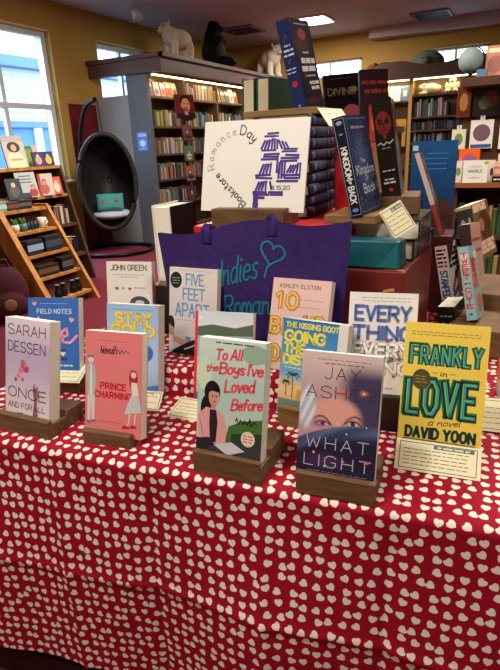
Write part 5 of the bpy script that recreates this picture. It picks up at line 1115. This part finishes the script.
# white sign with a half heart of purple books
sg = thing('sign_board', 'white square sign with purple half heart of books and curved lettering', 'sign', (-0.670, 1.336, 1.165), (-13.3, 0.6, 1.5))
a = Art(0.306, 0.24, S(238, 234, 226)); a.k = 1
PUR = S(74, 46, 140); c0 = (0.50, 0.44)
def bar(u, v, w_, h_, rot=0):
    c_, s_ = cos(R(rot)), sin(R(rot)); pts = []
    for x, y in ((-w_/2, -h_/2), (w_/2, -h_/2), (w_/2, h_/2), (-w_/2, h_/2)):
        x *= .306; y *= .24; pts.append((u + .042 + (x * c_ - y * s_) / .306, v + (x * s_ + y * c_) / .24))
    a.poly(pts, PUR)
for (u, v, w_, h_, r_) in ((.63,.155,.11,.026,-2),(.60,.185,.10,.024,0),(.66,.185,.05,.02,4),
    (.545,.275,.022,.11,24),(.573,.275,.022,.11,18),(.600,.272,.022,.11,12),(.628,.265,.020,.12,2),(.652,.268,.020,.12,-3),(.675,.270,.018,.11,-4),(.60,.335,.14,.022,0),
    (.705,.275,.020,.11,-28),(.735,.280,.020,.10,-30),(.765,.285,.018,.09,-32),(.80,.325,.13,.022,0),(.79,.350,.14,.022,0),
    (.63,.375,.15,.024,-1),(.62,.402,.14,.024,1),(.61,.43,.16,.026,0),(.82,.39,.13,.026,2),(.80,.42,.17,.026,0),(.79,.45,.16,.026,-1),
    (.545,.535,.022,.12,22),(.573,.533,.022,.12,18),(.600,.530,.022,.11,14),(.628,.525,.018,.12,4),(.560,.60,.15,.026,-2),(.57,.632,.16,.026,2),
    (.688,.48,.020,.20,0),(.710,.55,.022,.18,2),(.735,.55,.022,.18,0),(.76,.545,.018,.17,0),
    (.80,.535,.020,.10,30),(.825,.535,.020,.10,28),(.850,.535,.020,.10,26),(.875,.53,.020,.12,8),(.90,.55,.016,.16,0),(.82,.60,.16,.026,0),(.83,.632,.15,.026,0),(.79,.665,.20,.026,0),
    (.515,.72,.022,.11,22),(.542,.718,.022,.11,20),(.568,.716,.022,.11,14),(.595,.712,.018,.11,4),(.64,.712,.020,.10,-14),(.54,.785,.14,.026,0),(.555,.812,.16,.024,0),(.69,.785,.14,.026,0),(.70,.812,.12,.022,0),
    (.505,.87,.05,.10,0),(.54,.845,.10,.03,0),(.505,.935,.055,.07,0)): bar(u, v, w_, h_, r_)
def path_text(t_, path, size, col, wt, gap=1.3):
    # lettering along a smooth curve, tops to the left of the travel direction
    P = smooth_path([(u * .306, (1 - v) * .24, 0) for u, v in path], 12); D = [0.0]
    for i in range(1, len(P)): D.append(D[-1] + (P[i] - P[i - 1]).length)
    lay, tot = layout(t_, gap); a.up()
    for x, w_, st in lay:
        s_ = D[-1] * (x + w_ / 2) / tot; i = max(k_ for k_ in range(len(P) - 1) if D[k_] <= s_)
        p_ = P[i].lerp(P[i + 1], (s_ - D[i]) / max(1e-9, D[i + 1] - D[i])); d_ = (P[min(i + 2, len(P) - 1)] - P[max(i - 1, 0)]).normalized(); n_ = Vector((-d_.y, d_.x, 0))
        for q_ in st:
            pts = []
            for gx, gy in q_:
                r_ = p_ + d_ * ((gx - w_ / 2) * size / 6) + n_ * (gy * size / 6); pts.append((r_.x / .306, 1 - r_.y / .24))
            a.line(pts, wt, col, up=False)
path_text('Day', [(.36, .155), (.415, .17), (.485, .245)], .024, K, .0026)
path_text('Romance', [(.125, .53), (.11, .44), (.13, .33), (.19, .235), (.26, .175), (.325, .155)], .021, S(70, 64, 70), .0011)
path_text('Bookstore', [(.455, .915), (.40, .84), (.33, .76), (.25, .675), (.165, .57)], .020, K, .0026)
a.text('8.15.20', .69, .86, .715, .755, K, .0014)
a.m.box((-.153, 0.0004, 0), (.153, 0.006, .24), 0, S(226, 222, 214)); a.m.build('board', PRINT, sg)
e = thing('sign_stand', 'brown slotted wooden block holding the white sign on the red box', 'stand', (-0.66, 1.336, 1.1305), (0, 0, 1.5))
bevel(MB().prism([(-0.045, 0), (0.07, 0), (0.07, 0.046), (0.012, 0.046), (0.009, 0.034), (-0.006, 0.034), (-0.003, 0.046), (-0.045, 0.046)], 'x', -0.105, 0.105).build('slotted_block', WOODD, e), 0.0015)

# stack of identical dark blue books, spines to the right
NV = S(28, 34, 56); zt = 1.132
def navy_book(i, z, dy, rz):
    e = thing('book', '%s dark blue hardcover with silver-banded spine %s in the stack beside the sign' % (('topmost', 'from the top') if i == 8 else (ORD[8 - i], 'from the top')) if False else
              ('topmost dark blue silver-banded hardcover of the tall stack behind the sign' if i == 8 else '%s from the top dark blue silver-banded hardcover, tall stack behind the sign' % ORD[8 - i]), 'book', (-0.625, 1.585 + dy, z), (0, 0, rz), 'dark blue hardcovers in the tall stack')
    w_, l_, t_ = 0.155, 0.225, 0.0305
    m = MB(); b = 0.0025
    m.box((-w_/2, -l_/2, 0), (w_/2 - 0.008, l_/2, b), 0, NV); m.box((-w_/2, -l_/2, t_ - b), (w_/2 - 0.008, l_/2, t_), 0, NV)
    prof = [(w_/2 - 0.008 + 0.008 * sin(pi * k_ / 8), t_ * (0.5 - 0.5 * cos(pi * k_ / 8))) for k_ in range(9)]
    m.prism(prof, 'y', -l_/2, l_/2, 0, NV)
    sv = S(96, 120, 160)
    for y0, y1, c_ in ((-0.085, -0.060, sv), (-0.050, 0.030, S(62, 84, 124)), (0.045, 0.055, sv), (0.075, 0.095, S(84, 52, 70))):
        m.prism([(w_/2 - 0.008 + 0.0086 * sin(pi * k_ / 8), t_ * (0.5 - 0.5 * cos(pi * k_ / 8) * 0.9)) for k_ in range(1, 8)], 'y', y0, y1, 0, c_)
    m.build('cover', PRINT, e)
    MB().box((-w_/2 + 0.004, -l_/2 + 0.004, b), (w_/2 - 0.009, l_/2 - 0.004, t_ - b)).build('page_block', PAGE, e)
for i in range(9): navy_book(i, zt + 0.0308 * i, rnd.uniform(-0.006, 0.006), rnd.uniform(-2, 2))
ST = zt + 0.0308 * 9
e = thing('book_stand', 'wide tan wooden block on top of the dark blue book stack', 'book stand', (-0.64, 1.60, ST), (0, 0, 0), 'wooden book stands')
bevel(MB().box((-0.13, -0.085, 0), (0.10, 0.095, 0.018)).build('slotted_block', WOODT, e), 0.002)
# jacketed blue book leaning on top
def fn_spine(bgc, deco):
    def f(art, w, h, t):
        # art.mk maps u across the spine (0 = back edge, 1 = front edge) and v down
        old = art.w; art.w = t
        art.mk = lambda p: (-w/2 - 0.0004 + p[1], t * 0.5 - p[0], p[2])
        art.up(); deco(art); art.w = old
    return f
def vtext(a, s_, u0, u1, v0, v1, col, wt):
    # spine lettering that reads downward: baseline toward u0
    lay, tot = layout(s_); a.up()
    for x, w_, st in lay:
        for q_ in st: a.line([(u0 + (u1 - u0) * gy / 6, v0 + (v1 - v0) * (x + gx) / tot) for gx, gy in q_], wt, col, up=False)
def c_jacket(a):
    bg(a, lambda u, v: mix(mix(S(44, 46, 60), S(26, 28, 38), v), S(90, 70, 60), .7 * (1 - sstep(.2, 1, math.hypot((u - .4) / .5, (v - .28) / .18)))), (10, 14))
    a.ell(.5, .16, .2, .06, S(150, 70, 80)); a.tiny(.2, .8, .05, S(170, 170, 180), .003); a.tiny(.4, .7, .36, S(200, 200, 206), .004)
    a.text('DARK', .30, .88, .42, .50, S(206, 206, 210), .007) if False else a.tiny(.25, .9, .45, S(206, 206, 210), .014, .03); a.tiny(.22, .92, .54, S(206, 206, 210), .014, .03); a.tiny(.35, .85, .62, S(190, 190, 200), .004); a.tiny(.45, .92, .70, S(200, 200, 206), .009, .02); a.tiny(.5, .9, .76, S(200, 200, 206), .009, .02); a.ell(.3, .62, .06, .03, S(150, 40, 44)); a.ell(.5, .9, .4, .05, S(60, 40, 46))
def s_jacket(a):
    a.rect(0, 0, 1, 1, S(26, 44, 92)); a.line([(.3, .25), (.5, .15), (.6, .2)], .002, S(120, 50, 70))
    a.tiny(.3, .7, .27, S(190, 196, 210), .004, .008); a.tiny(.2, .85, .32, S(200, 206, 216), .005, .01); a.tiny(.15, .85, .37, S(200, 206, 216), .005, .01); a.tiny(.1, .8, .52, S(180, 186, 200), .003, .008); a.tiny(.1, .8, .56, S(180, 186, 200), .003, .008); a.ell(.5, .685, .22, .035, S(170, 40, 50)); a.ell(.5, .93, .12, .016, S(110, 130, 170)); a.line([(.35, .45), (.5, .42)], .003, S(150, 50, 60))
book('thick blue-jacketed hardcover tilted on the block above the dark blue stack', (-0.580, 1.615, ST + 0.019), (10.6, -5.9, 90.8), 0.157, 0.235, 0.037, c_jacket, S(36, 58, 110), S(30, 40, 70), hard=True, mat=GLOSS, page=PAGE, sink=0.0, spine_text=fn_spine(None, s_jacket))
card('cream shelf card sloping down below the blue-jacketed hardcover', (-0.478, 1.535, ST - 0.035), (-38, 0, 78), 0.13, 0.06, lines=2, title=False)
# two green-edged books standing behind, page ends toward the viewer
for k_, (x, lab) in enumerate(((-0.845, 'green-edged book standing page-side out behind the white sign, first of two'), (-0.795, 'second green-edged book standing page-side out, touching the tilted blue-jacketed one'))):
    e = thing('book', lab, 'book', (x + 0.035, 1.74, 1.37), (0, 2, -6), 'green-edged upright books')
    m = MB(); m.box((-0.024, -0.09, 0), (-0.020, 0.09, 0.16), 0, S(40, 84, 64)); m.box((0.018, -0.09, 0), (0.022, 0.09, 0.16), 0, S(36, 70, 54)); m.box((-0.020, 0.086, 0), (0.018, 0.09, 0.16), 0, S(40, 84, 64)); m.build('cover', PRINT, e)
    MB().box((-0.020, -0.086, 0.002), (0.018, 0.086, 0.155)).build('page_block', PAGE, e)
e = thing('carton', 'plain cardboard carton on the crate behind the dark blue stack', 'box', (-0.83, 1.80, TZ + 0.003))
MB().box((-0.12, -0.058, 0), (0.12, 0.14, 0.612)).build('box_body', CARD, e)
# white-edged thick book at the tote's left
def c_plain(c): return lambda a: bg(a, c)
e = thing('book', 'thick white-edged book standing on the crate beside the tote bag', 'book', (-0.935, 1.295, 0.958), (0, 0, 4))
m = MB(); m.box((-0.030, 0, 0), (-0.026, 0.15, 0.225), 0, S(226, 220, 206)); m.box((0.030, 0, 0), (0.033, 0.15, 0.222), 0, S(30, 26, 32)); m.box((-0.026, 0.146, 0), (0.030, 0.15, 0.223), 0, S(30, 26, 32)); m.box((-0.0305, 0.02, 0.04), (-0.0301, 0.03, 0.19), 0, S(90, 84, 80)); m.build('cover', PRINT, e)
MB().box((-0.026, 0.004, 0.003), (0.030, 0.146, 0.219)).build('page_block', PAGEW, e)
e = thing('book', 'tan-paged book standing upright at the corner of the red box', 'book', (-0.795, 1.55, 1.1302), (0, 0, 15))
m = MB(); m.box((-0.026, 0, 0), (-0.023, 0.13, 0.12), 0, S(120, 70, 54)); m.box((0.02, 0, 0), (0.023, 0.13, 0.12), 0, S(60, 44, 44)); m.box((-0.023, 0.127, 0), (0.02, 0.13, 0.12), 0, S(60, 44, 44)); m.build('cover', PRINT, e)
MB().box((-0.023, 0.002, 0.002), (0.02, 0.127, 0.116)).build('page_block', PAGE, e)
# red cloth-bound block between the stack and the silver-lettered book
e = thing('gift_box', 'plain bright red box standing between the dark blue stack and the silver-lettered hardcover', 'box', (-0.475, 1.66, 1.1305), (0, 0, 6))
bevel(MB().box((-0.055, -0.02, 0), (0.05, 0.03, 0.19)).build('box_body', REDP, e), 0.003)
# two black hardcovers lying flat with pale page ends
for i in range(2):
    e = thing('book', ['lower black hardcover lying flat on the dark red box', 'upper black hardcover lying flat, pale page ends above the teal parcel'][i], 'book', (-0.318, 1.515, RTOP + 0.001 + 0.0505 * i), (0, 0, [-3, 2][i]), 'black hardcovers lying flat')
    w_, l_, t_ = 0.165, 0.235, 0.05; m = MB(); b = 0.003
    m.box((-w_/2, -l_/2, 0), (w_/2, l_/2, b), 0, S(26, 24, 28)); m.box((-w_/2, -l_/2, t_ - b), (w_/2, l_/2, t_), 0, S(26, 24, 28)); m.box((w_/2 - b, -l_/2, b), (w_/2, l_/2, t_ - b), 0, S(30, 28, 36))
    for y0, y1, c_ in ((-0.10, -0.09, S(120, 120, 130)), (-0.05, 0.04, S(84, 40, 50)), (0.07, 0.08, S(120, 120, 130))): m.box((w_/2, y0, 0.008), (w_/2 + 0.0004, y1, 0.042), 0, c_)
    m.build('cover', GLOSS, e); MB().box((-w_/2 + 0.004, -l_/2 + 0.005, b), (w_/2 - b, l_/2 - 0.005, t_ - b)).build('page_block', PAGEW, e)
BT = RTOP + 0.001 + 0.101
# silver-lettered dark blue hardcover, facing right, on its block
def c_king(a):
    bg(a, lambda u, v: mix(S(40, 56, 92), S(86, 112, 160), .8 * (1 - sstep(.2, 1.0, math.hypot((u - .5) / .5, (v - .5) / .45)))), (12, 16)); s_ = S(206, 214, 230)
    a.line([(.05, .03), (.95, .03), (.95, .97), (.05, .97), (.05, .03)], .0016, S(110, 130, 170)); a.tiny(.2, .8, .12, S(130, 150, 190), .006, .02)
    a.text('Kingdom', .10, .92, .50, .59, s_, .0042); a.text('of', .44, .56, .635, .665, s_, .002); a.text('Back', .28, .80, .70, .79, s_, .0042); a.text('The', .36, .56, .44, .475, s_, .002)
    rr2 = random.Random(5)
    for i in range(40): u, v = rr2.uniform(.1, .9), rr2.uniform(.15, .9); a.line([(u, v), (u + rr2.uniform(-.08, .08), v + rr2.uniform(-.04, .04))], .0012, S(120, 150, 196))
def s_king(a):
    a.rect(0, 0, 1, 1, S(20, 26, 48)); a.line([(.08, .02), (.92, .02), (.92, .98), (.08, .98), (.08, .02)], .0012, S(150, 160, 190)); vtext(a, 'KINGDOM', .28, .72, .30, .62, Wt, .0028); vtext(a, 'OF', .4, .6, .635, .665, Wt, .0014); vtext(a, 'BACK', .28, .72, .69, .86, Wt, .0028); vtext(a, 'MARIE LU', .35, .65, .12, .22, S(120, 140, 180), .0014) if False else a.tiny(.4, .6, .17, S(120, 140, 180), .004); a.ell(.5, .93, .25, .02, S(120, 140, 190)); a.ell(.5, .06, .25, .02, S(150, 160, 190))
book('dark blue hardcover with silver lettering on spine and swirling cover, facing sideways', (-0.346, 1.386, 1.155 + 0.010), (12.5, -1.5, 86.9), 0.158, 0.234, 0.031, c_king, S(20, 26, 48), hard=True, mat=GLOSS, page=PAGE, spine_text=fn_spine(None, s_king), sink=0.0)
e = thing('book_stand', 'tan wooden block under the silver-lettered dark blue hardcover', 'book stand', (-0.375, 1.395, BT + 0.0005), (0, 0, 0), 'wooden book stands')
bevel(MB().box((-0.075, -0.085, 0), (0.055, 0.085, 0.020)).build('slotted_block', WOODT, e), 0.002)
kc = card('cream shelf card jutting out below the silver-lettered hardcover', (0, 0, 0), (0, 0, 0), 0.060, 0.074, lines=4, title=True)
_x = Vector((0.038, 0.029, 0.025)).normalized(); _z = Vector((-0.052, -0.010, 0.041)); _z = (_z - _x * _z.dot(_x)).normalized(); _y = _z.cross(_x); _o = Vector((-0.2525, 1.334, 1.122))
kc.rotation_euler = Matrix((_x, _y, _z)).transposed().to_euler(); kc.location = _o
# black thick book with red emblem on the spine
def s_emb(a):
    a.rect(0, 0, 1, 1, S(20, 18, 20)); r_ = S(112, 36, 34)
    a.ell(.5, .24, .40, .115, r_); a.ell(.34, .225, .12, .032, S(30, 18, 20)); a.ell(.68, .225, .12, .032, S(30, 18, 20)); a.poly([(.5, .25), (.56, .285), (.44, .285)], S(30, 18, 20)); [a.rect(.32 + .1 * i, .30, .36 + .1 * i, .335, S(30, 18, 20)) for i in range(4)]; a.line([(.2, .17), (.5, .26), (.8, .17)], .003, S(60, 20, 22)); a.ell(.5, .375, .08, .03, r_)
    a.line([(.1, .45), (.25, .43), (.4, .46), (.55, .43), (.7, .45), (.9, .42)], .0026, S(170, 170, 170)); a.tiny(.3, .7, .49, S(150, 150, 150), .002, .006); a.tiny(.2, .8, .72, S(190, 190, 190), .003, .008); a.text('SUZANNE', .25, .75, .80, .82, S(200, 200, 200), .0014) if False else a.tiny(.25, .75, .81, S(190, 190, 190), .0035, .01); a.tiny(.2, .85, .845, S(200, 200, 200), .0045, .008); a.ell(.5, .92, .12, .018, S(170, 50, 44))
book('thick black book with red skull-like emblem high on its spine', (-0.312, 1.577, 1.192), (9.2, 0, 98.9), 0.16, 0.248, 0.049, lambda a: (bg(a, S(24, 22, 26)), a.ell(.5, .3, .3, .2, S(120, 40, 36))), S(20, 18, 20), hard=True, mat=GLOSS, page=PAGE, spine_text=fn_spine(None, s_emb), sink=0.0)
e = thing('book_stand', 'dark wooden block under the thick black emblem book', 'book stand', (-0.335, 1.57, BT + 0.0005), (0, 0, 8), 'wooden book stands')
bevel(MB().box((-0.06, -0.078, 0), (0.07, 0.085, 0.048)).build('slotted_block', WOODD, e), 0.002)
# farther books on a low case behind
lc = thing('low_case', 'dark wooden low case holding two upright books behind the dark blue stack', 'cabinet', (-0.90, 2.24, 0))
MB().box((0, 0, 0), (0.36, 0.40, 1.36)).build('case_body', DARKW, lc); MB().box((-0.01, -0.01, 1.3601), (0.37, 0.41, 1.385)).build('top', OAK, lc)
def c_div(a):
    bg(a, S(26, 22, 28)); a.text('DIVINE', .12, .88, .26, .38, S(150, 130, 120), .005); a.ell(.75, .82, .3, .25, S(196, 110, 130)); a.ell(.3, .9, .2, .15, S(110, 60, 80)); a.ell(.85, .3, .1, .06, S(160, 150, 70)); a.tiny(.2, .8, .08, S(110, 100, 90), .003)
book('black book with pale lettering and pink flowers at its foot, behind the stack', (-0.695, 2.27, 1.386), (14, -2.9, 28), 0.142, 0.21, 0.03, c_div, S(24, 20, 26), hard=True, mat=GLOSS, page=PAGE, sink=0.0)
def c_rd(a):
    bg(a, S(52, 26, 34)); a.tiny(.1, .9, .18, S(150, 60, 66), .012, .02); a.tiny(.2, .9, .3, S(150, 60, 66), .012, .02); a.poly([(.3, .5), (.6, .42), (.9, .6), (.8, 1), (.3, 1)], S(190, 70, 54)); a.ell(.5, .75, .15, .12, S(220, 120, 70))
book('dark maroon book with orange-red figure beside the emblem book', (-0.500, 2.00, 1.33), (12, 0, 30), 0.10, 0.24, 0.02, c_rd, S(52, 26, 34), mat=GLOSS, page=PAGE, sink=0.0)
e = thing('carton', 'plain tall carton under the dark maroon book', 'box', (-0.49, 2.015, TZ + 0.003), (0, 0, 30))
MB().box((-0.06, -0.03, 0), (0.06, 0.06, 0.573)).build('box_body', CARD, e)
# thin leaning book seen along its edge
e0 = thing('gift_box', 'deep red box behind the upright coloured books', 'box', (-0.28, 1.93, TZ + 0.003), (0, 0, 3))
bevel(MB().box((-0.09, -0.02, 0), (0.07, 0.14, 0.268)).build('box_body', M('deep_red', S(72, 22, 28), 0.5), e0), 0.004)
def s_lean(a): a.rect(0, 0, 1, .62, S(206, 196, 190)); a.rect(0, .62, 1, 1, S(170, 66, 80)); vtext(a, 'NOTES', .3, .7, .2, .45, S(120, 90, 90), .002) if False else None
book('thin book leaning steeply, white above and rose below on its narrow spine', (-0.246, 2.01, 1.022), (20, 0, 96), 0.15, 0.285, 0.015, lambda a: bg(a, S(44, 30, 36)), S(190, 170, 170), mat=GLOSS, page=PAGE, spine_text=fn_spine(None, s_lean), sink=0.0)  # dark cover colour stands in for the shadow beside the spine
e = thing('book', 'small black and coral book standing by the deep blue board', 'book', (-0.338, 1.955, 1.0215), (-8, 0, 40)); a = Art(0.06, 0.11, S(40, 36, 40)); a.poly([(0, 0), (.35, .0), (.3, 1), (0, 1)], S(220, 60, 66)); a.line([(.4, .1), (.9, .1), (.9, .9), (.4, .9), (.4, .1)], .003, S(120, 130, 130)); a.m.box((-.03, .0005, 0), (.03, .015, .11), 0, S(40, 36, 40)); a.m.build('cover', PRINT, e)
# stepped wood display and the colourful spines on it
dr = thing('display_riser', 'brown stepped wooden display holding the coloured upright books', 'riser', (-0.03, 1.95, TZ + 0.003), (0, 0, -4))
MB().box((-0.10, -0.42, 0), (0.22, -0.20, 0.075)).build('step', WOODD, dr)
MB().box((-0.10, -0.1999, 0), (0.22, 0.08, 0.12)).build('step', WOODD, dr)
MB().box((0.02, -0.19, 0.1201), (0.22, 0.08, 0.165)).build('step', WOODD, dr)
def s_tweet(a):
    a.rect(0, 0, 1, 1, S(150, 190, 196)); r_ = S(206, 60, 56); a.rect(.12, .08, .88, .30, S(226, 214, 206)); 
    def down(t_, v0, dv, c_):
        for i, ch in enumerate(t_): a.text(ch, .22, .78, v0 + i * dv, v0 + i * dv + dv * .74, c_, .0034)
    down('TWEET', .09, .075, r_); down('CUTE', .56, .075, r_); a.tiny(.2, .8, .50, S(120, 60, 60), .004); a.ell(.5, .92, .2, .02, S(80, 120, 130))
def c_tweet(a): bg(a, S(150, 194, 200)); a.text('TWEET', .10, .70, .18, .34, S(226, 90, 70), .012); a.text('CUTE', .10, .66, .40, .56, S(226, 90, 70), .012); a.ell(.6, .8, .3, .14, S(220, 120, 90)); a.ell(.7, .12, .2, .06, S(236, 226, 220))
book('pale aqua book with red stacked spine letters, standing on the riser', (-0.083, 1.654, 0.830), (13.5, 9.2, 85.4), 0.138, 0.21, 0.027, c_tweet, S(150, 190, 196), mat=PRINT, page=PAGEW, spine_text=fn_spine(None, s_tweet), sink=0.0)
def s_stamp(a):
    a.rect(0, 0, 1, 1, S(246, 244, 240)); vtext(a, 'STAMPED', .22, .80, .46, .96, S(50, 120, 190), .0052); 
    for i, v in enumerate((.08, .15, .22, .30, .37)): a.tiny(.15, .85, v, S(30, 28, 30) if i < 4 else S(200, 50, 50), .007, .016)
def c_stamp(a):
    bg(a, S(246, 244, 240))
    for i, v in enumerate((.12, .20, .30, .40)): a.tiny(.15, .9, v, S(30, 28, 30), .013, .03)
    a.line([(.2, .85), (.6, .6), (.95, .5)], .02, S(206, 44, 50)); a.line([(.2, .95), (.7, .85)], .02, S(50, 110, 180)); a.ell(.6, .6, .12, .08, S(30, 28, 30))
book('white book with blue downward spine letters standing on the riser', (-0.180, 1.958, 0.874 - 0.066), (11.8, 0, 81.7), 0.125, 0.187, 0.037, c_stamp, S(232, 228, 222), mat=PRINT, page=PAGEW, spine_text=fn_spine(None, s_stamp), sink=0.0)
e = thing('carton', 'low cardboard carton under the white spine-lettered book', 'box', (-0.19, 1.958, TZ + 0.003))
MB().box((-0.035, -0.10, 0), (0.055, 0.07 - 0.01, 0.05)).build('box_body', CARD, e)
def c_br(a):
    bg(a, S(120, 92, 66)); a.ell(.6, .45, .35, .3, S(80, 52, 34)); w_ = S(226, 206, 180)
    for v in (.05, .12, .72, .80, .88): a.tiny(.1, .9, v, w_, .014, .04)
    a.ell(.4, .4, .15, .12, S(170, 120, 80))
def s_br(a): a.rect(0, 0, 1, 1, S(62, 58, 60)); a.ell(.35, .42, .2, .2, S(196, 186, 186)); a.ell(.75, .5, .12, .3, S(186, 176, 180)); a.rect(0, 0, 1, .05, S(190, 176, 150))
book('thick brown book with cream scrawled lettering, tallest behind the aqua book', (-0.098, 2.131, 0.919), (15.8, -4.1, 72.5), 0.137, 0.198, 0.06, c_br, S(62, 58, 60), mat=PRINT, page=PAGE, spine_text=fn_spine(None, s_br), sink=0.0)
def c_pk(a): bg(a, S(206, 160, 150)); a.tiny(.1, .9, .3, S(150, 70, 80), .01, .03); a.tiny(.1, .9, .5, S(150, 70, 80), .01, .03)
book('dark-spined book with dusty pink cover behind the white spine-lettered book', (-0.115, 1.985, 0.8735), (12, 4, 80), 0.12, 0.185, 0.038, c_pk, S(60, 40, 44), mat=PRINT, page=PAGE, sink=0.0)
def s_blk(a): a.rect(0, 0, 1, 1, S(22, 20, 24)); a.tiny(.15, .85, .25, S(190, 190, 190), .003); a.text('H', .3, .72, .42, .62, S(220, 220, 220), .003); a.tiny(.15, .85, .72, S(190, 190, 190), .003)
bb = book('black-spined book with a large thin white letter, below the white spine-lettered one', (-0.135, 1.66, 0.7535), (6, 0, 84), 0.12, 0.115, 0.048, lambda a: bg(a, S(22, 20, 24)), S(22, 20, 24), mat=GLOSS, page=PAGEW, spine_text=fn_spine(None, s_blk), sink=0.0)
e = thing('carton', 'flat tan cardboard carton beside the black-spined book', 'box', (-0.20, 1.46, TZ + 0.003), (0, 0, 4)); MB().box((-0.02, -0.08, 0), (0.10, 0.06, 0.075)).build('box_body', CARD, e)
e = thing('gift_box', 'small red box at the frame edge beside the yellow hardcover', 'box', (0.03, 1.48, TZ + 0.003), (0, 0, -20)); bevel(MB().box((0, 0, 0), (0.12, 0.06, 0.085)).build('box_body', REDP, e), 0.003)
for k_, (c_, lab) in enumerate((((70, 140, 140), 'small teal book standing on the small red box'), ((226, 222, 210), 'small white book standing on the small red box'))):
    e = thing('book', lab, 'book', (0.055 + 0.028 * k_, 1.475, 0.839), (0, 0, -20)); m = MB(); m.box((-0.012, 0, 0), (-0.010, 0.04, 0.06), 0, S(*c_)); m.box((0.010, 0, 0), (0.012, 0.04, 0.06), 0, S(*c_)); m.box((-0.010, 0, 0), (0.010, 0.002, 0.06), 0, S(*c_)); m.build('cover', PRINT, e); MB().box((-0.0099, 0.0021, 0.001), (0.0099, 0.039, 0.058)).build('page_block', PAGEW, e)
e = thing('trinket_box', 'peach and grey trinket box at the edge behind the yellow hardcover', 'box', (0.015, 1.30, TZ + 0.003), (0, 0, 10)); bevel(MB().box((-0.03, -0.02, 0), (0.03, 0.02, 0.085)).build('box_body', M('peach', S(226, 130, 96), 0.5), e), 0.003); bevel(MB().box((-0.031, -0.022, 0.0), (0.031, -0.0201, 0.045)).build('label_panel', M('greyish', S(170, 176, 176), 0.5), e), 0.001)

# pieces that belong to a part sit one level below it (all parts share their thing's frame)
SUB = {'dot': 'pillow_cover', 'patch': 'pack', 'framed_print': 'ochre_panel', 'folded_flap': 'parcel_body', 'wrap_fold': 'box_body', 'gold_streak': 'box_body', 'bulb': 'housing', 'eye': 'body', 'nose': 'body',
       'label_panel': 'carton', 'diffuser': 'frame', 'cap': 'flask', 'printed_lettering': 'bag_body', 'greenery': 'pot'}
for o in list(COL.objects):
    st_ = o.name.split('.')[0]
    if o.parent and not o.parent.parent and st_ in SUB:
        host = [c for c in o.parent.children if c.name.split('.')[0] == SUB[st_]]
        if host and host[0].matrix_basis == Matrix.Identity(4): o.parent = host[0]
